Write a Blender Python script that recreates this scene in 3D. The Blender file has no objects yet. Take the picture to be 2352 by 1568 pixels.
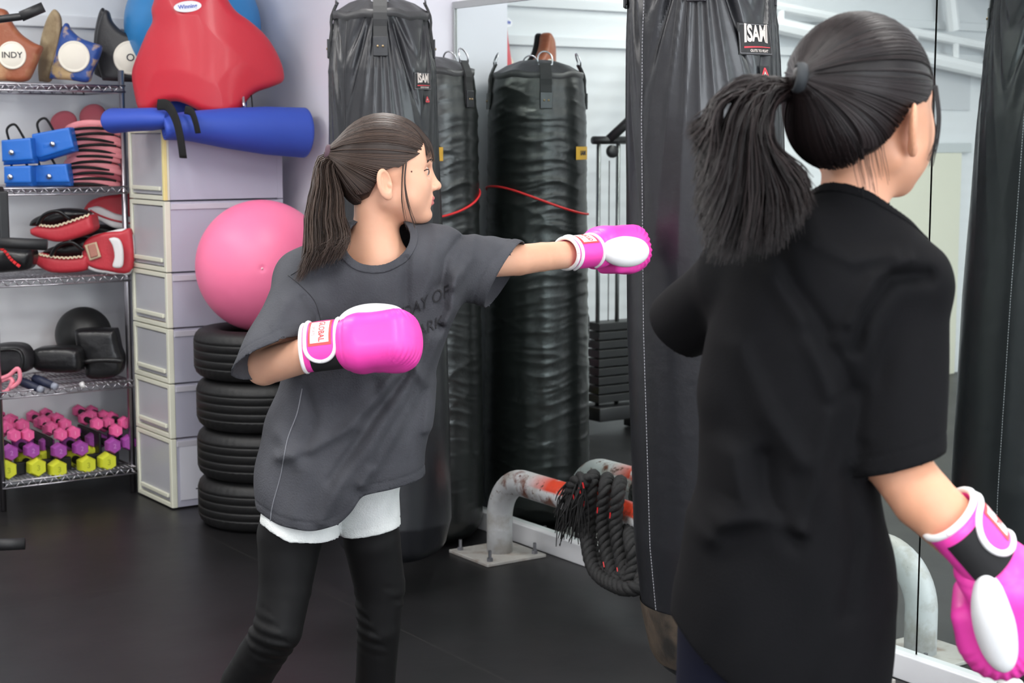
import bpy, bmesh, math, random
import numpy as np
from mathutils import Vector, Matrix
random.seed(7); rng=np.random.default_rng(7)
scene=bpy.context.scene
COL=scene.collection
# ---------------------------------------------------------------- camera
F=3750.0; HCAM=1.47; TH=math.atan((784-316)/F); CT,ST=math.cos(TH),math.sin(TH)
cam=bpy.data.cameras.new('camera'); camo=bpy.data.objects.new('camera',cam); COL.objects.link(camo)
camo.location=(0,0,HCAM); camo.rotation_euler=(math.pi/2-TH,0,0)
cam.sensor_width=36; cam.lens=F/2352*36; cam.clip_start=.05; cam.clip_end=60
cam.dof.use_dof=True; cam.dof.focus_distance=3.5; cam.dof.aperture_fstop=9.0
scene.camera=camo
scene.view_settings.view_transform='Standard'; scene.view_settings.look='None'
scene.view_settings.gamma=1; scene.view_settings.use_curve_mapping=False
scene.view_settings.exposure=0.42
wd=bpy.data.worlds.new('world'); scene.world=wd; wd.use_nodes=True
wd.node_tree.nodes['Background'].inputs[0].default_value=(.8,.87,1,1); wd.node_tree.nodes['Background'].inputs[1].default_value=.3
# room frame: n points into the mirror wall, m runs along it away from the camera
AL=math.radians(34.4); NV=np.array([math.cos(AL),math.sin(AL),0.]); MV=np.array([-NV[1],NV[0],0.])
MIR=3.34; BACK=6.85; OPP=-1.6; REAR=-3.6; CEIL=2.85
def N(n,m,z=0.): return n*NV+m*MV+np.array([0,0,z])
ROOM=Matrix.Rotation(AL,4,'Z')
def arealight(nm,n,m,z,sx,sy,power,rot=(0,0,0),col=(1,.98,.95)):
    l=bpy.data.lights.new(nm,'AREA'); l.shape='RECTANGLE'; l.size=sx; l.size_y=sy; l.energy=power; l.color=col
    o=bpy.data.objects.new(nm,l); COL.objects.link(o); o.matrix_world=ROOM@Matrix.Translation((n,m,z))@Matrix.Rotation(rot[2],4,'Z')@Matrix.Rotation(rot[0],4,'X')
    return o
LP=2.6
for i,(n,m) in enumerate([(-.6,-1.2),(.9,-1.2),(2.4,-1.2),(-.6,1.4),(.9,1.4),(2.4,1.4),(-.6,4.0),(.9,4.0),(2.3,4.0),(.9,5.7)]):
    arealight('ceiling_lamp_light',n,m,2.78,.25,1.2,LP*8.2)
arealight('window_light',.9,REAR+.12,1.75,3.4,1.5,100,(-math.pi/2*-1,0,0),(.9,.95,1))

# ---------------------------------------------------------------- pixel rays
def ray(px,py):
    dx=(px-1176)/F; v=(py-784)/F
    return np.array([dx,CT-v*ST,-ST-v*CT])
CAMP=np.array([0,0,HCAM])
def W(px,py,Y):
    d=ray(px,py); return CAMP+d*(Y/d[1])
def FL(px,py,z=0.):
    d=ray(px,py); return CAMP+d*((z-HCAM)/d[2])
def WM(px,py,m):
    d=ray(px,py); return CAMP+d*(m/(d@MV))
def WN(px,py,n):
    d=ray(px,py); return CAMP+d*(n/(d@NV))

# ---------------------------------------------------------------- materials
def lin(c):
    return tuple((x/255/12.92 if x/255<=.04045 else ((x/255+.055)/1.055)**2.4) for x in c)+(1.,)
MATS={}
def mat(nm,c,rough=.5,metal=0,c2=None,ns=8,thr=None,bump=0,bs=60,spec=.5,coat=0,sss=0,stretch=None,alpha=1,trans=0,sheen=0,detail=4):
    if nm in MATS: return MATS[nm]
    m=bpy.data.materials.new(nm); m.use_nodes=True; nt=m.node_tree; b=nt.nodes['Principled BSDF']; L=nt.links
    def s(k,v):
        if k in b.inputs: b.inputs[k].default_value=v
    s('Base Color',lin(c)); s('Roughness',rough); s('Metallic',metal); s('Specular IOR Level',spec); s('Coat Weight',coat); s('Coat Roughness',.15)
    s('Alpha',alpha); s('Transmission Weight',trans); s('Sheen Weight',sheen)
    if sss: s('Subsurface Weight',sss); s('Subsurface Radius',(.012,.005,.003)); s('Subsurface Scale',1.0)
    tc=nt.nodes.new('ShaderNodeTexCoord'); mp=nt.nodes.new('ShaderNodeMapping'); L.new(tc.outputs['Object'],mp.inputs[0])
    if stretch: mp.inputs['Scale'].default_value=stretch
    if c2 is not None:
        n=nt.nodes.new('ShaderNodeTexNoise'); n.inputs['Scale'].default_value=ns; n.inputs['Detail'].default_value=detail; L.new(mp.outputs[0],n.inputs['Vector'])
        r=nt.nodes.new('ShaderNodeValToRGB'); a,bb=thr if thr else (.35,.65)
        r.color_ramp.elements[0].position=a; r.color_ramp.elements[1].position=bb
        r.color_ramp.elements[0].color=lin(c); r.color_ramp.elements[1].color=lin(c2)
        L.new(n.outputs[0],r.inputs[0]); L.new(r.outputs[0],b.inputs['Base Color'])
    if bump:
        n=nt.nodes.new('ShaderNodeTexNoise'); n.inputs['Scale'].default_value=bs; n.inputs['Detail'].default_value=5; L.new(mp.outputs[0],n.inputs['Vector'])
        bp=nt.nodes.new('ShaderNodeBump'); bp.inputs['Strength'].default_value=bump; bp.inputs['Distance'].default_value=.01
        L.new(n.outputs[0],bp.inputs['Height']); L.new(bp.outputs[0],b.inputs['Normal'])
    MATS[nm]=m; return m
def emis(nm,c,st):
    m=bpy.data.materials.new(nm); m.use_nodes=True; b=m.node_tree.nodes['Principled BSDF']
    b.inputs['Emission Color'].default_value=c; b.inputs['Emission Strength'].default_value=st; b.inputs['Base Color'].default_value=c
    MATS[nm]=m; return m
WHITE=mat('white paint',(236,236,240),.6)
BLACK=mat('black leather',(24,24,25),.38,bump=.12,bs=240)
BLKF=mat('black fabric',(17,17,18),.85)
CHROME=mat('chrome',(190,190,195),.28,1)
STEEL=mat('steel',(150,150,155),.35,1)
RUB=mat('black rubber',(20,20,21),.55,bump=.1,bs=150)

# ---------------------------------------------------------------- mesh helpers
class MB:
    def __init__(s): s.v=[];s.f=[];s.n=0
    def add(s,v,f):
        v=np.asarray(v,float).reshape(-1,3); s.v.append(v)
        for q in f: s.f.append(tuple(int(i)+s.n for i in q))
        s.n+=len(v); return s
    def box(s,c,h,M=None,bev=0.):
        c=np.asarray(c,float);h=np.asarray(h,float)
        if bev<=0:
            v=np.array([[x,y,z] for x in(-1,1) for y in(-1,1) for z in(-1,1)],float)*h
            f=[(0,1,3,2),(4,6,7,5),(0,4,5,1),(2,3,7,6),(0,2,6,4),(1,5,7,3)]
        else:
            bm=bmesh.new(); bmesh.ops.create_cube(bm,size=2)
            for q in bm.verts: q.co=Vector((q.co.x*h[0],q.co.y*h[1],q.co.z*h[2]))
            bmesh.ops.bevel(bm,geom=bm.edges[:],offset=min(bev,.95*h.min()),segments=3,affect='EDGES',profile=.5)
            bm.verts.ensure_lookup_table(); v=np.array([q.co[:] for q in bm.verts]); f=[[x.index for x in fc.verts] for fc in bm.faces]; bm.free()
        if M is not None: v=v@np.asarray(M,float).T
        return s.add(v+c,f)
    def tube(s,pts,r,k=10,caps=True,flat=None,twist0=None):
        pts=np.asarray(pts,float); n=len(pts); r=np.ones(n)*np.asarray(r,float)
        T=np.gradient(pts,axis=0); T/=np.linalg.norm(T,axis=1)[:,None]+1e-12
        u=np.array([0,0,1.]) if abs(T[0][2])<.9 else np.array([1.,0,0])
        if twist0 is not None: u=np.asarray(twist0,float)
        u=u-T[0]*(u@T[0]); u/=np.linalg.norm(u)+1e-12; V=[]
        a=np.arange(k)/k*2*math.pi
        for i in range(n):
            u=u-T[i]*(u@T[i]); u/=np.linalg.norm(u)+1e-12; w=np.cross(T[i],u)
            fu=flat if flat else 1.
            V.append(pts[i]+r[i]*(np.cos(a)[:,None]*u*fu+np.sin(a)[:,None]*w))
        V=np.concatenate(V); f=[]
        for i in range(n-1):
            for j in range(k): f.append((i*k+j,i*k+(j+1)%k,(i+1)*k+(j+1)%k,(i+1)*k+j))
        if caps: f.append(tuple(range(k))[::-1]); f.append(tuple((n-1)*k+j for j in range(k)))
        return s.add(V,f)
    def lathe(s,prof,c=(0,0,0),k=32,axis=None,closed=False):
        prof=np.asarray(prof,float); a=np.arange(k)/k*2*math.pi
        V=np.stack([prof[:,0][:,None]*np.cos(a),prof[:,0][:,None]*np.sin(a),np.repeat(prof[:,1][:,None],k,1)],-1).reshape(-1,3)
        n=len(prof); f=[(i*k+j,i*k+(j+1)%k,((i+1)%n)*k+(j+1)%k,((i+1)%n)*k+j) for i in range(n if closed else n-1) for j in range(k)]
        if axis is not None: V=V@np.asarray(axis,float).T
        return s.add(V+np.asarray(c,float),f)
    def build(s,nm,m,parent=None,smooth=False,mw=None):
        V=np.concatenate(s.v) if s.v else np.zeros((0,3))
        return mesh_obj(nm,V,s.f,m,parent,smooth,mw)
def mesh_obj(nm,V,Fc,m,parent=None,smooth=True,mw=None):
    me=bpy.data.meshes.new(nm)
    V=np.ascontiguousarray(V,dtype=np.float32)
    if isinstance(Fc,np.ndarray):
        me.vertices.add(len(V)); me.vertices.foreach_set('co',V.ravel()); k=Fc.shape[1]
        me.loops.add(Fc.size); me.loops.foreach_set('vertex_index',Fc.astype(np.int32).ravel())
        me.polygons.add(len(Fc)); me.polygons.foreach_set('loop_start',np.arange(len(Fc),dtype=np.int32)*k)
        me.update(calc_edges=True); me.validate()
    else: me.from_pydata(V.tolist(),[],[tuple(q) for q in Fc]); me.update()
    for x in (m if isinstance(m,(list,tuple)) else [m]): me.materials.append(x)
    if smooth: me.polygons.foreach_set('use_smooth',np.ones(len(me.polygons),bool))
    o=bpy.data.objects.new(nm,me); COL.objects.link(o)
    if parent is not None: o.parent=parent
    if mw is not None: o.matrix_local=mw
    return o
def autosmooth(o,ang=35):
    me=o.data; bm=bmesh.new(); bm.from_mesh(me)
    for f in bm.faces: f.smooth=True
    for e in bm.edges:
        if len(e.link_faces)==2: e.smooth=e.calc_face_angle(0)<math.radians(ang)
    bm.to_mesh(me); bm.free(); return o
def tag(o,label=None,cat=None,group=None,kind=None):
    if label: o['label']=label
    if cat: o['category']=cat
    if group: o['group']=group
    if kind: o['kind']=kind
    return o
def thing(nm,label,cat,loc=(0,0,0),M=None,group=None):
    o=bpy.data.objects.new(nm,None); COL.objects.link(o); o.empty_display_size=.05
    mw=Matrix.Translation(Vector(tuple(loc)))
    if M is not None: mw=mw@M
    o.matrix_world=mw; return tag(o,label,cat,group)
def inv(o): return o.matrix_world.inverted()
def struct(o): o['kind']='structure'; return o
def copytree(o,mw,label=None):
    c=o.copy(); COL.objects.link(c); c.parent=None; c.matrix_world=mw
    if label: c['label']=label
    for a in [x for x in bpy.data.objects if x.parent==o]:
        b=a.copy(); COL.objects.link(b); b.parent=c
        for g in [x for x in bpy.data.objects if x.parent==a]:
            d=g.copy(); COL.objects.link(d); d.parent=b
    return c
def basis(x,y,z,loc=(0,0,0)):
    x,y,z=[np.asarray(q,float)/np.linalg.norm(q) for q in (x,y,z)]
    M=np.eye(4); M[:3,0]=x;M[:3,1]=y;M[:3,2]=z;M[:3,3]=loc
    return Matrix(M.tolist())
def smoothpath(P,n=40,closed=False):
    P=np.asarray(P,float)
    Q=np.vstack([2*P[0]-P[1],P,2*P[-1]-P[-2]]); out=[]
    seg=len(P)-1; ts=np.linspace(0,seg,n)
    for t in ts:
        i=min(int(t),seg-1); u=t-i; a,b,c,d=Q[i],Q[i+1],Q[i+2],Q[i+3]
        out.append(.5*((2*b)+(c-a)*u+(2*a-5*b+4*c-d)*u*u+(3*b-a-3*c+d)*u**3))
    return np.array(out)
def textmesh(s,size=1.,bold=.0,align='CENTER',sub=0):
    cu=bpy.data.curves.new('t','FONT'); cu.body=s; cu.size=size; cu.offset=bold*size; cu.align_x=align; cu.align_y='CENTER'; cu.resolution_u=3
    o=bpy.data.objects.new('t',cu); COL.objects.link(o); dg=bpy.context.evaluated_depsgraph_get()
    me=o.evaluated_get(dg).to_mesh(); bm=bmesh.new(); bm.from_mesh(me); bmesh.ops.triangulate(bm,faces=bm.faces[:])
    if sub:
        bmesh.ops.subdivide_edges(bm,edges=bm.edges[:],cuts=sub,use_grid_fill=True)
    bm.verts.ensure_lookup_table(); V=np.array([v.co[:] for v in bm.verts]); Fc=[[v.index for v in f.verts] for f in bm.faces]; bm.free()
    bpy.data.objects.remove(o); bpy.data.curves.remove(cu)
    return V,Fc

# ---------------------------------------------------------------- SDF tools
def cap(P,a,b,ra,rb=None):
    rb=ra if rb is None else rb; a=np.asarray(a,np.float32);b=np.asarray(b,np.float32); ba=b-a
    h=np.clip(((P-a)@ba)/(ba@ba),0,1); return np.linalg.norm(P-a-h[:,None]*ba,axis=1)-(ra+(rb-ra)*h)
def ell(P,c,r,M=None):
    q=P-np.asarray(c,np.float32)
    if M is not None: q=q@np.asarray(M,np.float32)
    r=np.asarray(r,np.float32); k0=np.linalg.norm(q/r,axis=1); k1=np.linalg.norm(q/(r*r),axis=1)+1e-9
    return k0*(k0-1)/k1
def rbox(P,c,h,r,M=None):
    q=P-np.asarray(c,np.float32)
    if M is not None: q=q@np.asarray(M,np.float32)
    q=np.abs(q)-(np.asarray(h,np.float32)-r)
    return np.linalg.norm(np.maximum(q,0),axis=1)+np.minimum(q.max(1),0)-r
def smin(a,b,k):
    h=np.maximum(k-np.abs(a-b),0)/k; return np.minimum(a,b)-h*h*k*.25
def smax(a,b,k): return -smin(-a,-b,k)
def loft(P,S,axis=2,pw=2.):
    # S rows: t, cx, cy, rx, ry  along an axis; cross-section superellipse
    S=np.asarray(S,float); S=S[np.argsort(S[:,0])]; t=P[:,axis]
    o=[i for i in range(3) if i!=axis]
    def ip(k):
        x=S[:,0]; y=S[:,k]; return np.interp(t,x,y)
    # smooth interpolation: average of shifted linear
    def sp(k):
        w=(S[-1,0]-S[0,0])/len(S)*.35; x=S[:,0];y=S[:,k]
        return (np.interp(t-w,x,y)+2*np.interp(t-w/2,x,y)+2*np.interp(t,x,y)+2*np.interp(t+w/2,x,y)+np.interp(t+w,x,y))/8
    cx,cy,rx,ry=[sp(k) for k in (1,2,3,4)]
    u=np.abs((P[:,o[0]]-cx)/rx); v=np.abs((P[:,o[1]]-cy)/ry); k=(u**pw+v**pw)**(1/pw)
    d=(k-1)*np.minimum(rx,ry)
    return np.maximum(d,np.maximum(t-S[-1,0],S[0,0]-t))
def surfnet(f,lo,hi,h,newton=2):
    lo=np.asarray(lo,float);hi=np.asarray(hi,float)
    B=4; nb=np.maximum(np.ceil((hi-lo)/(h*B)).astype(int),1); n=nb*B
    cc=[lo[i]+(np.arange(nb[i])+.5)*h*B-h*.5 for i in range(3)]
    G=np.stack(np.meshgrid(*cc,indexing='ij'),-1).reshape(-1,3).astype(np.float32)
    dc=f(G); act=np.abs(dc)<h*B*1.9+.004
    V=np.repeat(np.repeat(np.repeat(dc.reshape(nb),B,0),B,1),B,2).astype(np.float32)
    ia=np.argwhere(act.reshape(nb)); off=np.stack(np.meshgrid(*[np.arange(B)]*3,indexing='ij'),-1).reshape(-1,3)
    for c in range(0,len(ia),6000):
        idx=(ia[c:c+6000,None,:]*B+off[None]).reshape(-1,3)
        V[idx[:,0],idx[:,1],idx[:,2]]=f((lo+idx*h).astype(np.float32))
    V[np.abs(V)<1e-9]=1e-9
    I=V<0
    c8=[I[a:n[0]-1+a,b:n[1]-1+b,c:n[2]-1+c] for a in(0,1) for b in(0,1) for c in(0,1)]
    sm=sum(x.astype(np.int8) for x in c8); cells=np.argwhere((sm>0)&(sm<8))
    cid=-np.ones((n[0]-1,n[1]-1,n[2]-1),np.int32); cid[cells[:,0],cells[:,1],cells[:,2]]=np.arange(len(cells))
    corner=np.array([[a,b,c] for a in(0,1) for b in(0,1) for c in(0,1)])
    val=np.stack([V[cells[:,0]+a,cells[:,1]+b,cells[:,2]+c] for a,b,c in corner],1)
    acc=np.zeros((len(cells),3));cnt=np.zeros(len(cells))
    for i in range(8):
        for j in range(i+1,8):
            if np.abs(corner[i]-corner[j]).sum()!=1: continue
            a,b=val[:,i],val[:,j]; mk=(a<0)!=(b<0); t=np.where(mk,a/(a-b+1e-20),0)
            p=corner[i]+t[:,None]*(corner[j]-corner[i]); acc+=np.where(mk[:,None],p,0); cnt+=mk
    vert=lo+(cells+acc/cnt[:,None])*h
    quads=[]
    for ax in range(3):
        o1,o2=(ax+1)%3,(ax+2)%3
        sl=[slice(1,n[i]-1) for i in range(3)]; s2=list(sl); sl[ax]=slice(0,n[ax]-1); s2[ax]=slice(1,n[ax])
        A=I[tuple(sl)];Bm=I[tuple(s2)]; e=np.argwhere(A!=Bm); ins=A[tuple(e.T)]
        base=e.copy(); base[:,o1]+=1; base[:,o2]+=1
        def cell(d1,d2):
            q=base.copy(); q[:,o1]-=d1; q[:,o2]-=d2; return cid[q[:,0],q[:,1],q[:,2]]
        q=np.stack([cell(0,0),cell(1,0),cell(1,1),cell(0,1)],1); q[~ins]=q[~ins][:,::-1]
        quads.append(q)
    Q=np.concatenate(quads); Q=Q[(Q>=0).all(1)]
    v=vert.astype(np.float32); v0=v.copy()
    for _ in range(newton):
        d=f(v); g=grad(f,v,h*.4); gl=np.linalg.norm(g,axis=1)+1e-6
        st=np.clip(d/gl,-h*.5,h*.5)[:,None]*g/gl[:,None]; v=(v-st).astype(np.float32)
    return v,Q
def grad(f,v,e=.001):
    g=np.zeros_like(v)
    for i in range(3):
        dlt=np.zeros(3,np.float32);dlt[i]=e; g[:,i]=(f(v+dlt)-f(v-dlt))/(2*e)
    return g
def sdf_obj(nm,f,lo,hi,h,m,parent=None,mw=None,newton=2):
    v,q=surfnet(f,lo,hi,h,newton); return mesh_obj(nm,v,q,m,parent,True,mw)
def garment(nm,D,B,cuts,lo,hi,h,m,parent,th=.003,color=None):
    # open cloth: mesh the closed form, drop the faces that close its openings, snap the rims, give it thickness
    v,q=surfnet(D,lo,hi,h); cen=v[q].mean(1).astype(np.float32); rem=(B(cen)<-.0010)&(np.min([np.abs(c(cen)) for c in cuts],axis=0)<.005)
    kv=np.zeros(len(v),bool); kv[q[~rem]]=True; rv=np.zeros(len(v),bool); rv[q[rem]]=True; bd=np.where(kv&rv)[0]
    p=v[bd].astype(np.float32)
    if len(p):
        idx=np.argmin([np.abs(c(p)) for c in cuts],axis=0)
        for _ in range(4):
            for i,c in enumerate(cuts):
                s_=idx==i
                if s_.any():
                    g=grad(c,p[s_]); d=c(p[s_]); p[s_]=(p[s_]-np.clip(d,-h,h)[:,None]*g/(np.sum(g*g,1)[:,None]+1e-6)).astype(np.float32)
            g=grad(B,p); d=B(p); p=(p-np.clip(d,-h,h)[:,None]*g/(np.maximum(np.sum(g*g,1),.3)[:,None])).astype(np.float32)
        ok=np.linalg.norm(p-v[bd],axis=1)<h*2.5; v[bd[ok]]=p[ok]
    q=q[~rem]
    e=np.concatenate([q[:,[i,(i+1)%4]] for i in range(4)]); es=np.sort(e,1); u,ix,ct=np.unique(es,axis=0,return_index=True,return_counts=True); be=u[ct==1]
    deg=np.zeros(len(v)); np.add.at(deg,be[:,0],1); np.add.at(deg,be[:,1],1); bv=np.where(deg==2)[0]
    for it in range(24):
        acc=np.zeros_like(v); np.add.at(acc,be[:,0],v[be[:,1]]); np.add.at(acc,be[:,1],v[be[:,0]]); v[bv]=.5*v[bv]+.25*acc[bv]
    used=np.unique(q); mp=-np.ones(len(v),int); mp[used]=np.arange(len(used)); o=mesh_obj(nm,v[used],mp[q],m,parent,True,inv(parent))
    md=o.modifiers.new('thickness','SOLIDIFY'); md.thickness=th; md.offset=-1; return o
def cast(f,px,py,y0,y1,n=160):
    # first surface point of sdf along the sight line through a picture point
    Ys=np.linspace(y0,y1,n); P=np.array([W(px,py,y) for y in Ys],np.float32); d=f(P); k=np.argmax(d<0)
    if d[k]>=0: return P[np.argmin(d)].astype(float)
    if k==0: return P[0].astype(float)
    t=d[k-1]/(d[k-1]-d[k]); return (P[k-1]+(P[k]-P[k-1])*t).astype(float)
def project(f,pts,off=0.,it=4):
    v=np.asarray(pts,np.float32)
    for _ in range(it):
        d=f(v)-off; g=grad(f,v); gl=np.linalg.norm(g,axis=1)+1e-6; v=(v-(d/gl/np.maximum(gl,.3))[:,None]*g).astype(np.float32)
    return v
def strands(nm,paths,rad,m,parent,k=4,mw=None):
    # paths (n,s,3), rad (n,s)
    P=np.asarray(paths,float); n,s,_=P.shape; rad=np.broadcast_to(np.asarray(rad,float),(n,s))
    T=np.gradient(P,axis=1); T/=np.linalg.norm(T,axis=2)[...,None]+1e-12
    u=np.zeros_like(T); u[...,1]=1.; u-=T*(u*T).sum(2)[...,None]; u/=np.linalg.norm(u,axis=2)[...,None]+1e-9; w=np.cross(T,u)
    a=np.arange(k)/k*2*math.pi
    V=P[:,:,None]+rad[:,:,None,None]*(np.cos(a)[:,None]*u[:,:,None]+np.sin(a)[:,None]*w[:,:,None])
    V=V.reshape(-1,3); b=(np.arange(n)[:,None]*s+np.arange(s-1))[...,None]*k+np.arange(k); b2=(np.arange(n)[:,None]*s+np.arange(s-1))[...,None]*k+(np.arange(k)+1)%k
    Q=np.stack([b,b2,b2+k,b+k],-1).reshape(-1,4)
    return mesh_obj(nm,V,Q,m,parent,True,mw)
# ================================================================ the room
def rbx(nm,n0,n1,m0,m1,z0,z1,m,bev=0,parent=None):
    o=MB().box(((n0+n1)/2,(m0+m1)/2,(z0+z1)/2),((n1-n0)/2,(m1-m0)/2,(z1-z0)/2),bev=bev).build(nm,m,parent)
    if parent is None: o.matrix_world=ROOM
    return o
def floor_mat():
    m=mat('black vinyl mat',(18,18,19),.36,c2=(27,26,28),ns=1.6,bump=.10,bs=7,spec=.5); nt=m.node_tree; L=nt.links; b=nt.nodes['Principled BSDF']
    tc=nt.nodes.new('ShaderNodeTexCoord'); mp=nt.nodes.new('ShaderNodeMapping'); L.new(tc.outputs['Object'],mp.inputs[0]); mp.inputs['Location'].default_value=(.28,.15,0)
    br=nt.nodes.new('ShaderNodeTexBrick'); L.new(mp.outputs[0],br.inputs[0]); br.offset=0; br.inputs['Scale'].default_value=1; br.inputs['Brick Width'].default_value=1.35; br.inputs['Row Height'].default_value=2.6
    br.inputs['Mortar Size'].default_value=.003; br.inputs['Color1'].default_value=(0,0,0,1); br.inputs['Color2'].default_value=(0,0,0,1); br.inputs['Mortar'].default_value=(1,1,1,1)
    old=b.inputs['Base Color'].links[0].from_socket; mx=nt.nodes.new('ShaderNodeMix'); mx.data_type='RGBA'
    L.new(br.outputs['Color'],mx.inputs[0]); L.new(old,mx.inputs[6]); mx.inputs[7].default_value=lin((36,35,35)); L.new(mx.outputs[2],b.inputs['Base Color'])
    n=nt.nodes.new('ShaderNodeTexNoise'); n.inputs['Scale'].default_value=2.2; n.inputs['Detail'].default_value=6; L.new(tc.outputs['Object'],n.inputs['Vector'])
    mr=nt.nodes.new('ShaderNodeMapRange'); mr.inputs[3].default_value=.3; mr.inputs[4].default_value=.5; L.new(n.outputs[0],mr.inputs[0]); L.new(mr.outputs[0],b.inputs['Roughness'])
    return m
struct(rbx('floor',OPP-.2,MIR+.2,REAR-.2,BACK+.2,-.1,0,floor_mat()))
CEILM=mat('ceiling white',(235,238,240),.8)
struct(rbx('ceiling',OPP-.2,MIR+.2,REAR-.2,BACK+.2,CEIL,CEIL+.1,CEILM))
def siding():
    m=mat('white wall siding',(226,229,232),.6); nt=m.node_tree; L=nt.links; b=nt.nodes['Principled BSDF']
    tc=nt.nodes.new('ShaderNodeTexCoord'); w=nt.nodes.new('ShaderNodeTexWave'); w.bands_direction='Z'; w.inputs['Scale'].default_value=4; w.inputs['Distortion'].default_value=1.5; w.inputs['Detail'].default_value=2
    L.new(tc.outputs['Object'],w.inputs[0]); bp=nt.nodes.new('ShaderNodeBump'); bp.inputs['Strength'].default_value=.10; bp.inputs['Distance'].default_value=.02; L.new(w.outputs[1],bp.inputs['Height']); L.new(bp.outputs[0],b.inputs['Normal'])
    return m
SID=siding(); WALLM=mat('lilac white wall',(228,227,236),.55)
struct(rbx('wall_back',OPP-.2,MIR+.2,BACK,BACK+.15,0,CEIL,SID))
struct(rbx('wall_right',MIR+.022,MIR+.17,REAR-.2,BACK+.15,0,CEIL,WHITE))
struct(rbx('wall_left',OPP-.15,OPP,REAR-.2,BACK+.15,0,CEIL,WHITE))
struct(rbx('wall_rear',OPP-.15,MIR+.15,REAR-.15,REAR,0,CEIL,WHITE))
struct(rbx('wall_pillar',3.09,MIR+.03,5.275,BACK+.02,0,CEIL,WALLM))
# battens on the back wall
for k,z in enumerate((1.93,2.12)):
    struct(rbx('trim_%d'%(k+1),OPP,3.0,BACK-.025,BACK+.01,z,z+.05,SID,.005))
# rear window, the daylight source behind the camera
wo=struct(rbx('window_1',-.9,2.7,REAR-.01,REAR+.06,.95,2.55,mat('window frame',(200,200,205),.4),.01))
rbx('pane',-.84,2.64,REAR+.055,REAR+.07,1.0,2.5,emis('daylit frosted glass',(.86,.93,1,1),1.6),0,wo).matrix_parent_inverse=Matrix.Identity(4)
# opposite wall: white roof truss, cream door, pipe (seen in the mirror)
CREAM=mat('cream door paint',(222,222,205),.5)
def VX(px,py,m=None):   # point on the back wall seen through the mirror
    p=WM(px,py,BACK if m is None else m); return 2*MIR-p@NV,p[2]
na,_=VX(1962,520); nb,_=VX(2190,520); _,zd=VX(2060,352)
d=struct(rbx('door_1',nb,na,BACK-.05,BACK,0,zd,CREAM,.006))
struct(rbx('trim_9',nb-.1,na+.13,BACK-.04,BACK,zd,zd+.06,mat('grey lintel',(196,202,204),.5),.006))
struct(rbx('trim_3',na+.02,na+.12,BACK-.08,BACK,0,zd+.02,mat('pale grey trim',(205,212,212),.5),.02))
b=MB(); BM_=BACK-.12
A=VX(1740,5,BM_);B=VX(2330,118,BM_);A2=VX(1740,48,BM_);B2=VX(2330,178,BM_)
b.tube([(A[0],BM_,A[1]),(B[0],BM_,B[1])],.028,8); b.tube([(A2[0],BM_,A2[1]),(B2[0],BM_,B2[1])],.045,8)
for k in range(6):
    t=.08+k/6; b.tube([(A[0]+(B[0]-A[0])*t,BM_,A[1]+(B[1]-A[1])*t),(A2[0]+(B2[0]-A2[0])*t,BM_,A2[1]+(B2[1]-A2[1])*t)],.02,6)
A=VX(2165,2,BM_);B=VX(2190,70,BM_); b.tube([(A[0],BM_,A[1]+.3),(B[0],BM_,B[1])],.04,8)
o=b.build('trim_4',mat('white steel beam',(240,242,244),.4)); o.matrix_world=ROOM; struct(o)
struct(rbx('trim_10',nb-.1,na+.55,BACK-.012,BACK,VX(2000,250)[1],VX(2000,130)[1],mat('grey wall panel',(205,208,212),.6)))
struct(rbx('trim_5',OPP,OPP+.30,REAR,BACK,2.35,2.62,WHITE,.01))

# ceiling lamps (tube fittings)
LF=emis('lamp tube',(1,.98,.95,1),6)
for i,(n,m) in enumerate([(-.6,-1.2),(.9,-1.2),(2.4,-1.2),(-.6,1.4),(.9,1.4),(2.4,1.4),(-.6,4.0),(.9,4.0),(2.3,4.0),(.9,5.7)]):
    r_=('first','second','third')[i%3]
    o=thing('ceiling_lamp','white ceiling strip lamp out of the picture above the gym floor','ceiling lamp',group='ceiling strip lamps'); o.matrix_world=ROOM@Matrix.Translation((n,m,0))
    MB().box((0,0,2.825),(.13,.63,.024),bev=.01).build('housing',WHITE,o); MB().tube([(0,-.58,2.79),(0,.58,2.79)],.014,8).build('lamp_tube',LF,o)

# mirrors on the right wall
MIRM=mat('mirror glass',(238,246,243),.012,1)
edges=[5.25,4.12,2.93,1.72,.5]
ZT=float(WN(1031,22,MIR)[2])
lab=['tall wall mirror panel behind the two stored punching bags','tall wall mirror panel behind the struck punching bag','tall wall mirror panel at the right edge reflecting a punching bag','tall wall mirror panel beyond the right edge']
for i in range(4):
    a,b_=edges[i+1],edges[i]
    o=thing('wall_mirror',lab[i],'mirror',group='mirror panels on the right wall'); o.matrix_world=ROOM
    rbx('glass',MIR,MIR+.006,a+.003,b_-.003,.06,ZT,MIRM,0,o)
    rbx('backing',MIR+.007,MIR+.02,a+.002,b_-.002,.06,ZT,BLKF,0,o)
al=mat('grey aluminium trim',(170,172,172),.4,.6)
struct(rbx('trim_6',MIR-.008,MIR+.02,.5,5.262,ZT,ZT+.025,al))
struct(rbx('trim_7',MIR-.006,MIR+.02,5.25,5.262,.06,ZT,al))
struct(rbx('baseboard_right',MIR-.028,MIR+.02,.5,5.30,0,.072,mat('white board',(232,233,236),.35),.004))

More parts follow.
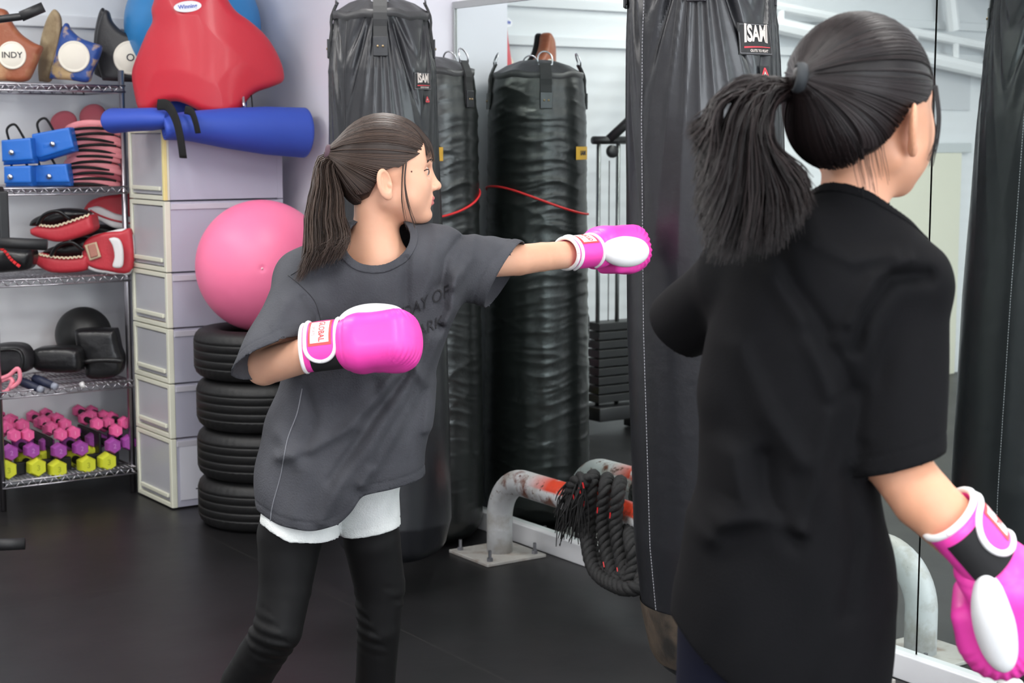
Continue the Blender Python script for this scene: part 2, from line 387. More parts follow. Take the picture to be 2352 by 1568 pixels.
# ================================================================ storage drawers
PLAS=mat('frosted plastic',(205,205,222),.35,alpha=.74,spec=.4); PLF=mat('frosted drawer front',(208,209,215),.3,alpha=.66)
CRM=mat('cream plastic frame',(226,226,208),.4); YEL=mat('yellowed plastic',(238,222,150),.4)
n0,n1,m0,m1=2.481,2.99,6.014,6.38
ZB=[0.004,.285,.505,.725,.945,1.225,1.508]
nms=['bottom','fifth from the top','fourth from the top','third from the top','second from the top','top']
ext=['bottom translucent storage drawer with a notice on its side','translucent storage drawer holding pink items, second from the bottom','translucent storage drawer with dark and pink contents, third from the bottom','translucent storage drawer holding red items, third from the top','translucent empty storage drawer just below the top one','topmost translucent storage drawer with a yellowed corner, under the blue mat']
PINKC=mat('pink cloth',(226,90,130),.8); REDC=mat('red cloth',(214,60,75),.8); TEALC=mat('teal cloth',(60,90,95),.8)
for i in range(6):
    a,z=ZB[i]+.002,ZB[i+1]-.002; h=z-a
    o=thing('storage_drawer',ext[i],'storage drawer',group='stacked translucent drawers'); o.matrix_world=ROOM@Matrix.Translation((n0,m0,a))
    L_,D=m1-m0,n1-n0
    b=MB()
    for y in (.011,L_-.011): b.box((.012,y,h/2),(.012,.011,h/2),bev=.003)
    b.box((.012,L_/2,h-.009),(.012,L_/2-.02,.009),bev=.003); b.box((.012,L_/2,.009),(.012,L_/2-.02,.009),bev=.003)
    b.build('frame',CRM,o)
    for yy in (.011,L_-.011): MB().box((D-.012,yy,h/2),(.012,.011,h/2)).build('rear_post',PLAS,o)
    b=MB(); b.box((D/2,.004,h/2),(D/2-.024,.003,h/2-.002)); b.box((D/2,L_-.004,h/2),(D/2-.024,.003,h/2-.002)); b.box((D/2+.005,L_/2,h-.004),(D/2-.03,L_/2-.02,.003)); b.box((D-.004,L_/2,h/2),(.003,L_/2-.022,h/2-.004)); b.build('case',PLAS,o)
    rim=MB(); rim.box((D/2,-.001,h-.020),(D/2-.026,.003,.011),bev=.001); rim.build('side_rim',mat('frosted plastic rim',(222,220,230),.35,alpha=.8),o)
    dr=MB().box((.010,L_/2,h/2),(.004,L_/2-.027,h/2-.022),bev=.002).build("drawer",PLF,o)
    MB().box((.002,L_/2,.045),(.006,L_/2-.04,.008),bev=.003).build('handle_lip',CRM,dr)
    if i==5: MB().box((.006,.006,h/2),(.008,.0075,h/2),bev=.002).build('corner_strip',YEL,o)['label']='yellowed corner strip'
    if i in (1,2,3):
        mm={1:PINKC,2:TEALC,3:REDC}[i]
        q=MB()
        for k in range(5): q.box((.07+.09*k,L_/2+rng.uniform(-.03,.03),.045+.01*(k%2)),(.04,L_/2-.075,.035 if i!=1 else .07),bev=.02)
        c=q.build('folded_cloth',mm); c.matrix_world=o.matrix_world.copy(); tag(c,{1:'bundle of pink cloth inside the drawer second from the bottom',2:'dark teal cloth inside the middle drawer',3:'stack of folded red cloth inside the drawer above the middle'}[i],'cloth')
        if i==2:
            q=MB().box((.34,.09,.07),(.05,.05,.05),bev=.03); c=q.build('folded_cloth',PINKC); c.matrix_world=o.matrix_world@Matrix.Translation((0,0,.052)); tag(c,'small pink bundle inside the middle drawer','cloth')
# notice on the side of the bottom drawer
PAP=mat('white paper',(226,226,236),.6)
o=thing('paper_notice','white paper notice with red heading stuck on the side of the bottom drawer','notice'); o.matrix_world=ROOM@Matrix.Translation((n0+.03,m0-.0015,.055))
MB().box((.14,0,.09),(.135,.0006,.11),bev=0).build('sheet',PAP,o)
RT=Matrix.Rotation(math.pi/2,4,'X')
def flattext(nm,s,size,m,parent,loc,M=RT,bold=0.,align='LEFT'):
    V,Fc=textmesh(s,size,bold,align); return mesh_obj(nm,V,Fc,m,parent,False,Matrix.Translation(loc)@M)
INKR=mat('red ink',(200,70,60),.6); INKB=mat('black ink',(40,40,45),.6)
MB().box((.115,-.0011,.165),(.022,.0002,.006)).build('red_heading',INKR,o)
b=MB()
for x0,x1,z in ((.11,.24,.105),(.10,.22,.095),(.07,.24,.02)): b.box(((x0+x1)/2,-.0011,z),((x1-x0)/2,.0002,.002))
b.build('text_line',INKB,o)

# ================================================================ tyres and pink ball
def tyre_mesh():
    R,ri,w=.262,.155,.19
    prof=[]
    for z,r in ((-.070,ri),(-.088,ri+.012),(-.094,.20),(-.092,.225),(-.084,.243),(-.072,.2545),(-.058,.2595)): prof.append((r,z))
    for g in (-.045,-.016,.016,.045): prof+=[(.262,g-.006),(.262,g-.003),(.2585,g-.0015),(.2585,g+.0015),(.262,g+.003)]
    for z,r in ((-.070,ri),(-.088,ri+.012),(-.094,.20),(-.092,.225),(-.084,.243),(-.072,.2545),(-.058,.2595))[::-1]: prof.append((r,-z))
    prof+=[(ri+.004,.06),(ri+.03,.055),(ri+.06,.05),(ri+.075,0),(ri+.06,-.05),(ri+.03,-.055),(ri+.004,-.06)]
    b=MB(); b.lathe(prof,k=216,closed=True); V=b.v[0]
    r=np.hypot(V[:,0],V[:,1]); th=np.arctan2(V[:,1],V[:,0]); mk=(r>.236)&(np.abs(V[:,2])<.083)
    nt_=(np.cos(th*54+np.abs(V[:,2])*60)>.72)&mk&(np.abs(V[:,2])>.048)
    s=np.where(nt_,(r-.0022)/r,1.); V[:,0]*=s; V[:,1]*=s
    return b
tb=tyre_mesh(); first=None
tl=['bottom tyre of the black tyre stack on the floor','second tyre from the bottom of the black stack','third tyre from the bottom of the black stack','topmost tyre, directly under the pink exercise ball']
zz=[0,.185,.372,.560,.75]
TC=N(2.722,5.66)
for i in range(4):
    M=Matrix.Translation(Vector(tuple(TC+[rng.uniform(-.004,.004),rng.uniform(-.004,.004),(zz[i]+zz[i+1])/2+(.002*i)])))@Matrix.Rotation(i*.7,4,'Z')
    if first is None:
        first=tb.build('tyre',RUB,None,True); first.matrix_world=M; o=first
    else: o=first.copy(); COL.objects.link(o); o.matrix_world=M
    tag(o,tl[i],'tyre','tyres in the stack')
def gym_ball(nm,c,r,m,label,face=None,rings=True,valve=None):
    th=np.linspace(0,math.pi,150); rr=np.full_like(th,r)
    if rings: rr=rr+np.where(th<1.35,.0007*np.sin(th*70)**8,0)-.004*np.exp(-(th/.045)**2)
    face=np.asarray(face,float) if face is not None else -np.asarray(c,float)+CAMP
    z=face/np.linalg.norm(face); x=np.cross([0,0,1],z); x/=np.linalg.norm(x); y=np.cross(z,x); A=np.stack([x,y,z],1)
    o=thing(nm,label,'exercise ball' if rings else 'ball',c)
    MB().lathe(np.stack([rr*np.sin(th),rr*np.cos(th)],1),k=96,axis=A).build('shell',m,o,True)
    if valve: MB().lathe([(.0005,.004),(.004,.003),(.005,0),(.005,-.004)],c=z*(r-.0035),k=14,axis=A).build('valve',valve,o,True)
    return o
bc=N(2.722,5.66); bc[2]=.985
PKB=mat('pink ball vinyl',(252,124,166),.44,spec=.5)
gym_ball('exercise_ball',bc,.2513,PKB,'large glossy pink exercise ball resting on the tyre stack',face=CAMP-bc+np.array([0,0,-.25]),valve=mat('pale pink plastic',(250,190,205),.4))

# ================================================================ things on top of the drawers
BLUEM=mat('blue exercise ball vinyl',(48,132,196),.4)
cb=W(443,60,6.87); gym_ball('exercise_ball',cb,.279,BLUEM,'big blue exercise ball behind the red body protector',rings=False)
def polysd(px,pz,poly):
    poly=np.asarray(poly,np.float32); n=len(poly); d=np.full(px.shape,1e9,np.float32); s=np.ones(px.shape,np.float32)
    for i in range(n):
        a=poly[i];b=poly[i-1]; e=b-a; wx=px-a[0];wz=pz-a[1]
        t=np.clip((wx*e[0]+wz*e[1])/(e@e+1e-12),0,1); dx=wx-e[0]*t;dz=wz-e[1]*t; d=np.minimum(d,dx*dx+dz*dz)
        c1=pz>=a[1];c2=pz<b[1];c3=(e[0]*wz>e[1]*wx)
        fl=(c1&c2&c3)|(~c1&~c2&~c3); s=np.where(fl,-s,s)
    return s*np.sqrt(d)
def slab(nm,pts,Y,T,m,parent=None,r=.012,bend=0.,bulge=0.,h=.006,smooth=5,tilt=0.,extra=None,twist=0.,mw=True):
    # solid pad with the outline of picture points lying at depth Y, thickness T (towards +Y)
    P3=np.array([W(x,y,Y) for x,y in pts]); P2=P3[:,[0,2]]
    if smooth: Q=smoothpath(np.vstack([P2,P2[:1]]),len(P2)*smooth); P2=Q[:-1]
    c=P2.mean(0)
    ctr=np.array([c[0],Y,c[1]],np.float32)
    def f(P):
        u=P[:,0];z=P[:,2]; d2=polysd(u,z,P2-c)
        w=P[:,1]-bend*u*u-tilt*z-twist*u
        th=T/2*(1+bulge*np.clip(-d2/.12,0,1))
        qx=d2+r; qy=np.abs(w-T/2)-th+r
        d=np.sqrt(np.maximum(qx,0)**2+np.maximum(qy,0)**2)+np.minimum(np.maximum(qx,qy),0)-r
        if extra is not None: d=extra(P,d,d2)
        return d
    lo=np.array([(P2-c)[:,0].min()-.02,0,(P2-c)[:,1].min()-.02]); hi=np.array([(P2-c)[:,0].max()+.02,0,(P2-c)[:,1].max()+.02])
    um=max(abs(lo[0]),abs(hi[0])); zm=max(abs(lo[2]),abs(hi[2]))
    lo[1]=-T*.5*bulge-abs(bend)*um*um*(bend<0)-abs(tilt)*zm-abs(twist)*um-.02; hi[1]=T+T*.5*bulge+abs(bend)*um*um*(bend>0)+abs(tilt)*zm+abs(twist)*um+.02
    o=sdf_obj(nm,f,lo,hi,h,m,None)
    if parent is not None:
        o.parent=parent; o.matrix_local=inv(parent)@Matrix.Translation(Vector(ctr.tolist()))
    else: o.matrix_world=Matrix.Translation(Vector(ctr.tolist()))
    return o,f,ctr
REDV=mat('red vinyl',(198,42,58),.42,spec=.4,coat=.1,bump=.03,bs=500)
pp=[(340,0),(335,18),(338,46),(324,70),(306,107),(288,147),(284,171),(291,208),(306,250),(337,256),(361,239),(398,232),(428,240),(459,255),(490,263),(520,264),(545,251),(566,222),(582,209),(609,198),(634,184),(636,160),(624,122),(600,80),(566,46),(533,21),(512,-10),(490,-60),(455,-40),(400,-40),(360,-60)]
root=thing('body_protector','red vinyl body protector standing on the storage drawers in front of the blue ball','body protector',W(455,255,6.43))
o,f,c_=slab('front_panel',pp,6.43,.075,REDV,root,r=.03,bend=1.5,bulge=.45,h=.007,tilt=.10)
o2,_,_=slab('lining',[(x*.9+46,y*.93+8) for x,y in pp],6.51,.012,BLKF,root,r=.005,bend=1.5,h=.008,tilt=.10)
MB().tube([W(575,205,6.51),W(578,225,6.51),W(580,252,6.51)],.011,6,flat=.25).build('strap',BLKF,root,mw=inv(root))
MB().tube(smoothpath([W(558,222,6.47),W(560,240,6.45),W(565,252,6.46)],8),.006,8).build('buckle',CHROME,root,mw=inv(root))
def fc(P): return f((P-c_).astype(np.float32))
lp=cast(fc,431,15,6.2,6.8)
# oval label
nv=CAMP-lp; nv/=np.linalg.norm(nv); ux=np.array([1,0,0.]); ux-=nv*(ux@nv); ux/=np.linalg.norm(ux); uz=np.cross(nv,ux)
ang=.10; ux,uz=ux*math.cos(ang)+uz*math.sin(ang),uz*math.cos(ang)-ux*math.sin(ang)
th=np.linspace(0,2*math.pi,40,endpoint=False)
lb=MB(); ring=[lp+nv*.013+ux*math.cos(t)*.053+uz*math.sin(t)*.021 for t in th]; lb.add(ring+[q-nv*.018 for q in ring],[tuple(range(40))]+[(i,(i+1)%40,40+(i+1)%40,40+i) for i in range(40)])
lo_=lb.build('label_badge',WHITE,root,mw=inv(root)); lo_['label']='white oval badge with blue lettering'
V,Fc=textmesh('Winning',.021,.02); V=np.array([lp+nv*.0145+ux*v[0]+uz*v[1] for v in V]); t_=mesh_obj('lettering',V,Fc,mat('blue ink',(40,80,190),.5),lo_,False); t_.matrix_local=Matrix.Identity(4)
# rolled blue mat
BMAT=mat('blue foam mat',(48,78,178),.62,bump=.04,bs=300)
def roll_mesh(axis_pts,rad,sq):
    b=MB(); A=smoothpath(axis_pts,60); n=len(A); R=np.interp(np.linspace(0,1,n),np.linspace(0,1,len(rad)),rad); S=np.interp(np.linspace(0,1,n),np.linspace(0,1,len(sq)),sq)
    T=np.gradient(A,axis=0);T/=np.linalg.norm(T,axis=1)[:,None]; k=140; V=[]
    th=np.linspace(0,2*math.pi*3.2,k)
    for i in range(n):
        up=np.array([0,0,1.]);up-=T[i]*(up@T[i]);up/=np.linalg.norm(up);w=np.cross(T[i],up)
        for j,t in enumerate(th):
            r=R[i]*(1-.19*(1-j/(k-1))*3.2/1.0*.30*3.2/3.2-.55*(1-j/(k-1)))
            V.append(A[i]+up*math.sin(t+.8)*r*S[i]+w*math.cos(t+.8)*r)
    F=[(i*k+j,i*k+j+1,(i+1)*k+j+1,(i+1)*k+j) for i in range(n-1) for j in range(k-1)]
    b.add(V,F); return b
wm=lambda px,py,m=5.90: WM(px,py,m)
rt=thing('rolled_mat','rolled blue foam mat lying across the drawers, flaring towards its right end','exercise mat',W(540,310,6.20))
o=roll_mesh([wm(376,296,5.93),wm(430,292,5.91),wm(520,297,5.90),wm(610,303,5.895),wm(697,308,5.89)],[.058,.067,.082,.095,.101],[.72,.8,.95,1,1]).build('foam_sheet',BMAT,rt,True,mw=inv(rt))
md=o.modifiers.new('s','SOLIDIFY'); md.thickness=.006
FM=thing('folded_mat','folded blue foam mat on top of the drawers beside the shelf','exercise mat',W(310,280,6.45))
o=roll_mesh([W(262,279,6.40),W(300,277,6.36),W(350,275,6.32),W(392,274,6.30)],[.075,.07,.068,.05],[.62,.6,.6,.6]).build('foam_sheet',BMAT,FM,True,mw=inv(FM)); md=o.modifiers.new('s','SOLIDIFY'); md.thickness=.006
MB().box(N(2.74,6.28,1.585),(.20,.075,.068),M=np.array(ROOM.to_3x3()),bev=.03).build('folded_layers',BMAT,FM,True,mw=inv(FM))
def strap_path(nm,pts,w,m,parent,th=.15):
    o=MB().tube(smoothpath(pts,24),w,8,flat=th,twist0=(0,1,0)).build(nm,m,parent,True,mw=inv(parent)); return o
strap_path('strap',[W(362,240,6.25),W(385,243,6.22),W(402,270,6.185),W(413,310,6.175),W(421,363,6.19)],.021,BLKF,rt)
strap_path('strap',[W(425,252,6.24),W(440,257,6.20),W(449,280,6.185),W(455,306,6.19)],.016,BLKF,rt)
# ================================================================ wire shelf
SM=mat('chrome wire',(175,172,178),.3,1)
sh=thing('wire_shelf','chrome wire shelving unit with five shelves left of the storage drawers','shelf'); sh.matrix_world=ROOM
SN0,SN1,SM0,SM1=1.92,2.478,6.36,6.82
SZ=[float(WM(280,y,SM0)[2]) for y in (1083,884,638,436,204)]
for (n,m) in ((SN0,SM0+.015),(SN1-.004,SM0+.055),(SN0,SM1)):
    b=MB().tube([(n,m,0.002),(n,m,1.74)],.0125,12); b.build('post',SM,sh,True)
for z in SZ:
    b=MB(); hh=.0125
    for m in (SM0,SM1): 
        for dz in (-hh,hh): b.tube([(SN0,m,z+dz),(SN1-.01,m,z+dz)],.0035,6)
        k=24; P=[(SN0+(SN1-.01-SN0)*i/k,m,z+(hh if i%2 else -hh)) for i in range(k+1)]
        for i in range(k): b.tube([P[i],P[i+1]],.0028,5)
    for n in (SN0,SN1-.01):
        for dz in (-hh,hh): b.tube([(n,SM0,z+dz),(n,SM1,z+dz)],.0035,6)
    for i in range(29):
        n=SN0+(SN1-SN0-.01)*(i+.5)/29; b.tube([(n,SM0,z+hh),(n,SM1,z+hh)],.0018,4)
    for m in (SM0+.12,SM0+.24,SM0+.36): b.tube([(SN0,m,z+hh-.004),(SN1,m,z+hh-.004)],.0028,5)
    b.build('shelf_tray',SM,sh,True)
top=[z+.0145 for z in SZ]
# ---- belly pads on the top shelf
def disc(nm,f,c_,px,py,Y0,Y1,r,m,parent,txt=None,txtm=None,th=.006,rim=None):
    g=lambda P:f((P-c_).astype(np.float32)); p=cast(g,px,py,Y0,Y1); nv=CAMP-p; nv/=np.linalg.norm(nv)
    gg=grad(g,np.array([p],np.float32))[0]; gg/=np.linalg.norm(gg); nv=.5*nv+.5*gg; nv/=np.linalg.norm(nv)
    ux=np.array([1,0,0.]);ux-=nv*(ux@nv);ux/=np.linalg.norm(ux);uy=np.cross(nv,ux); A=np.stack([ux,uy,nv],1)
    o=MB().lathe([(0.0001,th+.002),(r*.8,th+.001),(r*.86,th-.001),(r*.93,th+.002),(r,th),(r+.001,-.004)],c=p,k=40,axis=A).build(nm,m,parent,True,mw=inv(parent))
    if txt:
        V,Fc=textmesh(txt,r*.62,.01); V=np.array([p+nv*(th+.0035)+ux*v[0]+uy*v[1] for v in V]); t=mesh_obj('lettering',V,Fc,txtm,o,False); t.matrix_local=Matrix.Identity(4)
    return o,p,A
BROWN=mat('worn brown leather',(150,84,56),.5,c2=(190,150,110),ns=9,thr=(.5,.75),bump=.2,bs=60)
BLWORN=mat('worn blue leather',(38,72,142),.5,c2=(190,160,118),ns=11,thr=(.52,.6),bump=.2,bs=60)
TAN=mat('tan worn leather',(176,156,122),.6,c2=(120,98,72),ns=12,bump=.2,bs=60)
CRW=mat('cream leather',(228,222,208),.5); BLKL=mat('black pad leather',(42,42,45),.42,bump=.1,bs=120)
Yb=W(100,150,1)[1]
YS=lambda px: float(WM(px,150,SM0+.10)[1])
def bellypad(label,main,wing,mm,mw_,dc,dr,txt,Y):
    rt=thing('belly_pad',label,'belly pad',W(np.mean([p[0] for p in main]),max(p[1] for p in main),Y),group='belly pads on the top shelf')
    o,f,c=slab('front_panel',main,Y,.06,mm,rt,r=.02,bend=.9,bulge=.2,h=.007)
    if wing: slab('side_wing',wing,Y+.045,.05,mw_,rt,r=.02,bend=.6,h=.007,twist=-.6)
    slab('lining',[(x,y+(3 if y<150 else -3)) for x,y in main],Y+.062,.03,BLKF,rt,r=.01,bend=.9,h=.008)
    if dc: 
        disc('badge',f,c,dc[0],dc[1],Y-.1,Y+.15,dr*Y/F,CRW,rt,txt,INKB)
    return rt
bellypad('worn brown belly pad with cream badge, left end of the top shelf',[(-70,188),(-70,60),(-20,22),(8,22),(22,50),(42,76),(70,96),(90,106),(87,120),(70,165),(52,187),(0,186)],None,BROWN,BROWN,(28,127),31,'INDY',YS(20))
bellypad('worn blue belly pad with scuffed tan side and a round white badge',[(108,180),(115,150),(128,105),(140,62),(150,52),(158,66),(180,86),(212,98),(228,106),(222,132),(208,165),(198,188),(160,184)],[(80,186),(78,150),(85,95),(100,50),(118,24),(130,24),(142,45),(140,90),(125,150),(112,186)],BLWORN,TAN,(170,130),35,None,YS(160))
bellypad('black belly pad with a white round badge, half hidden by the red protector',[(232,184),(222,150),(216,110),(222,60),(236,24),(246,26),(254,48),(276,70),(310,82),(345,86),(350,186),(300,188)],[(212,170),(208,130),(213,70),(226,26),(238,20),(244,60),(238,120),(236,176)],BLKL,BLKL,(300,133),38,'O',YS(280))
# ---- shelf two: blue pouches and pink focus mitts
BLP=mat('blue vinyl pouch',(34,108,200),.42,bump=.25,bs=18); SNAP=CHROME
PY=lambda px,d=.06: float(WM(px,350,SM0+d)[1])
def pouch(label,pts,snap,Y):
    rt=thing('ankle_weight',label,'weight pouch',W(np.mean([p[0] for p in pts]),max(p[1] for p in pts),Y),group='blue weight pouches')
    o,f,c=slab('pouch',pts,Y,.10,BLP,rt,r=.026,bulge=.45,h=.005,smooth=0)
    fl=[(x,y if y<np.mean([q[1] for q in pts]) else y-(9)) for x,y in pts]
    slab('flap',fl,Y-.008,.012,BLP,rt,r=.005,bulge=.2,h=.005,smooth=0)
    g=lambda P:f((P-c).astype(np.float32)); p=cast(g,snap[0],snap[1],Y-.1,Y+.1)
    MB().lathe([(.0002,.004),(.003,.004),(.0045,.002),(.0095,.0025),(.0105,0),(.0105,-.006)],c=p+[0,-.013,0],k=18,axis=np.array([[1,0,0],[0,0,-1],[0,1,0]])).build('snap',SNAP,rt,True,mw=inv(rt))
    strap_path('strap',[W(pts[0][0]+20,pts[0][1]+4,Y+.03),W(pts[0][0]+14,pts[0][1]-25,Y+.02),W(pts[0][0]+32,pts[0][1]-36,Y+.03),W(pts[0][0]+50,pts[0][1]-10,Y+.04),W(pts[0][0]+58,pts[0][1]+6,Y+.05)],.005,BLKF,rt,.3)
    return rt
pouch('blue weight pouch on the second shelf, upper left',[(2,322),(70,316),(76,376),(4,380)],(28,350),PY(40)); 
pouch('blue weight pouch with tilted flap, upper one beside the pink mitts',[(72,308),(158,292),(170,348),(90,372),(76,366)],(122,331),PY(120,.05))
pouch('blue weight pouch on the second shelf, lower left',[(8,382),(70,380),(72,429),(9,430)],(25,406),PY(40)); 
pouch('blue weight pouch on the second shelf, lower one beside the pink mitts',[(72,380),(152,376),(160,428),(72,429)],(114,405),PY(120))
MP=mat('dusty pink vinyl',(226,128,138),.5,c2=(236,150,156),ns=3); MPD=mat('dark pink vinyl',(176,86,98),.5)
def mitt():
    def f(P):
        z=P[:,2]+1.9*P[:,0]**2-.012; q=np.stack([P[:,0],P[:,1],z],1)
        q2=np.hypot(q[:,0]/.115,q[:,1]/.10); d=(q2-1)*.10
        a=np.maximum(d+.009,0);b=np.maximum(np.abs(q[:,2])-.0135+.009,0); return np.sqrt(a*a+b*b)+np.minimum(np.maximum(d+.009,np.abs(q[:,2])-.0135+.009),0)-.009
    v,q=surfnet(f,(-.13,-.115,-.05),(.13,.115,.04),.005)
    return v,q
mv,mq=mitt(); m0=None; ys=np.linspace(417,290,11)
Mr3=ROOM.to_3x3().to_4x4()
ordn=['lowest','second','third','fourth','fifth','sixth','seventh','eighth','ninth','tenth','topmost']
for i,y in enumerate(ys):
    p=WM(216+rng.uniform(-5,5),y,SM0+.13); M=Matrix.Translation(Vector(tuple(p)))@Matrix.Rotation(rng.uniform(-.05,.3),4,'Z')@Matrix.Rotation(rng.uniform(-.05,.08),4,'Y')
    if m0 is None:
        m0=mesh_obj('focus_mitt',mv,mq,MP); m0.matrix_world=M
        MB().tube(smoothpath([(-.085,-.06,-.016),(-.03,-.101,-.008),(.03,-.101,-.008),(.08,-.06,-.016)],20),.012,8,flat=.5).build('hand_strap',BLKF,m0,True)
        o=m0
    else: o=copytree(m0,M)
    tag(o,'dusty pink focus mitt in the stack on the second shelf, '+(ordn[i]+(' from the bottom' if 0<i<10 else ' of all')),'focus mitt','pink focus mitts')
    if i in (1,): o.data=o.data.copy(); o.data.materials[0]=MPD
for (px,py,rr,lab) in ((146,282,30,'round dusty pink target pad lying behind the blue pouches'),(213,266,32,'round dusty pink target pad on top of the pink mitt stack')):
    c=WM(px,py,SM0+.30); o=MB().lathe([(.0002,.014),(.03,.0135),(.05,.008),(.056,0),(.05,-.008),(.0002,-.012)],k=36).build('target_pad',MPD,None,True); o.matrix_world=Matrix.Translation(Vector(tuple(c)))@Matrix.Rotation(1.1,4,'X'); tag(o,lab,'target pad')
# ---- shelf three: thai pads
REDL=mat('red leather',(190,50,62),.45,bump=.15,bs=60); WHL=mat('white leather',(222,220,220),.4); BLL=mat('black glossy leather',(22,22,24),.3,bump=.2,bs=40); LACE=mat('cream lacing',(230,215,185),.6)
Y3=lambda px,d=.1: float(WM(px,560,SM0+d)[1])
def kickpad(label,body,laceline,Y,opening):
    rt=thing('kick_pad',label,'kick pad',W(np.mean([p[0] for p in body]),max(p[1] for p in body),Y),group='red kick pads on the middle shelf')
    slab('pad',body,Y,.13,REDL,rt,r=.02,bulge=.1,h=.006)
    o,f,c=slab('hand_cover',opening,Y+.02,.12,BLL,rt,r=.03,h=.006)
    b=MB(); L=smoothpath([W(x,y,Y-.006) for x,y in laceline],26)
    for i in range(len(L)-1): b.tube([L[i]+[0,0,.004*(1 if i%2 else -1)],L[i+1]+[0,0,.004*(-1 if i%2 else 1)]],.0035,5)
    b.build('lacing',LACE,rt,mw=inv(rt))
    a=np.array(opening); cx,cy=a.mean(0)
    b=MB().tube(smoothpath([W(cx-35,cy+14,Y-.004),W(cx-20,cy-8,Y-.02),W(cx+10,cy-16,Y-.02),W(cx+38,cy+2,Y-.004)],20),.012,8,flat=.6); b.build('strap_handle',BLL,rt,True,mw=inv(rt))
    return rt
kickpad('red kick pad with cream lacing, upper of the two on the middle shelf',[(66,527),(90,518),(125,520),(165,508),(203,494),(211,512),(210,530),(180,545),(135,556),(100,550),(70,540)],[(90,517),(125,519),(165,507),(205,493)],Y3(140,.07),[(62,520),(70,505),(100,490),(130,480),(175,482),(200,492),(160,507),(120,518),(85,520)])
kickpad('red kick pad with cream lacing, lower one resting on the middle shelf',[(72,585),(95,582),(130,590),(170,590),(200,586),(200,615),(180,625),(120,627),(90,615),(76,602)],[(80,581),(110,588),(150,592),(190,589)],Y3(140,.12),[(92,580),(110,570),(140,560),(190,545),(205,560),(200,586),(165,590),(128,590)])
rt=thing('thai_pad','red and white strike pad facing forward with a square label and white strap','strike pad',W(236,628,Y3(236,.03)))
o,f,c=slab('pad',[(187,585),(190,560),(205,545),(235,535),(275,531),(300,531),(300,622),(240,622),(208,614),(193,602)],Y3(236,.03),.05,REDL,rt,r=.015,bulge=.1,h=.005)
slab('white_edge',[(186,588),(189,562),(204,545),(235,535),(300,531),(300,626),(240,628),(205,620),(190,606)],Y3(236,.03)+.012,.045,WHL,rt,r=.012,h=.005)
Yp=Y3(236,.03)-.012
slab('label_patch',[(193,563),(221,555),(232,590),(206,599)],Yp,.008,mat('sand fabric',(200,180,150),.7),rt,r=.002,h=.004,smooth=0)
slab('label_patch_print',[(200,564),(218,559),(225,588),(208,593)],Yp-.004,.006,mat('faded red print',(176,120,105),.7),rt,r=.002,h=.004,smooth=0)
slab('wrist_strap',[(248,548),(262,545),(275,552),(282,575),(280,612),(258,613),(262,590),(258,566)],Yp-.035,.02,WHL,rt,r=.008,bulge=.2,h=.005)
rt=thing('thai_pad','red and white strike pad leaning above the forward facing one','strike pad',W(240,530,Y3(240,.2)))
slab('pad',[(190,480),(205,462),(230,452),(265,447),(300,447),(300,520),(262,516),(230,500),(205,488)],Y3(240,.2),.05,REDL,rt,r=.015,h=.006)
slab('white_edge',[(200,478),(225,474),(262,490),(300,500),(300,524),(262,524),(230,508),(205,494)],Y3(240,.2)-.02,.04,WHL,rt,r=.012,h=.006)
b=MB(); L=smoothpath([W(x,y,Y3(240,.2)-.024) for x,y in ((207,483),(230,495),(262,506),(300,513))],14); b.tube(L,.004,6); b.build('lacing',REDL,rt,mw=inv(rt))
rt=thing('boxing_mitt','black mitt with red lacing at the left edge of the middle shelf','mitt',W(30,620,Y3(30,.1)))
slab('pad',[(-40,570),(0,566),(40,570),(68,575),(72,595),(62,618),(30,625),(-40,625)],Y3(30,.05),.13,BLL,rt,r=.04,bulge=.2,h=.006)
b=MB(); L=smoothpath([W(x,y,Y3(30,.05)-.022) for x,y in ((2,570),(14,580),(22,592),(32,602),(48,614))],8)
for i in range(len(L)-1): b.tube([L[i],L[i]+.75*(L[i+1]-L[i])],.0065,6)
b.build('lacing',mat('red cord',(222,40,45),.5),rt,mw=inv(rt))
rt=thing('hand_pad','black padded shield between the kick pads and strike pads','pad',W(205,560,Y3(205,.25)))
slab('pad',[(150,560),(200,520),(260,520),(285,545),(285,590),(150,592)],Y3(205,.27),.08,BLL,rt,r=.03,h=.007)
# ---- shelf four
Y4=lambda px,d=.1: float(WM(px,800,SM0+d)[1])
cb=W(192,768,Y4(192,.27)); gym_ball('medicine_ball',cb,.1165,mat('matte black ball',(26,27,27),.45),'black ball behind the dark pads on the fourth shelf',rings=False)
cb=WM(303,790,SM0+.30); 
gym_ball('medicine_ball',N(2.36,SM0+.36,top[1]+.10),.085,mat('tan ball',(160,100,62),.6),'tan brown ball beside the storage drawers',rings=False)
def pad4(lab,pts,Y,T,m,r=.03,bulge=.15,nm='arm_pad'):
    rt=thing(nm,lab,'pad',W(np.mean([p[0] for p in pts]),max(p[1] for p in pts),Y)); slab('pad',pts,Y,T,m,rt,r=r,bulge=bulge,h=.006); return rt
pad4('glossy black leather pad lying left of the upright black pad',[(68,815),(80,802),(130,798),(172,802),(182,820),(182,850),(160,858),(90,855),(70,840)],Y4(125,.06),.12,BLL)
r_=pad4('black leather pad bent upright in front of the black ball',[(168,768),(175,758),(250,757),(262,762),(270,800),(278,822),(276,850),(262,866),(235,872),(195,868),(190,830),(172,795)],Y4(225,.05),.11,BLL)
slab('ridge',[(190,826),(230,823),(274,824),(276,834),(230,833),(192,836)],Y4(225,.05)-.018,.03,BLL,r_,r=.008,h=.005)
r_=pad4('black shin guard with thick rim at the left of the fourth shelf',[(-40,800),(0,792),(40,793),(58,805),(66,830),(62,850),(45,858),(-40,868)],Y4(30,.08),.12,BLKL)
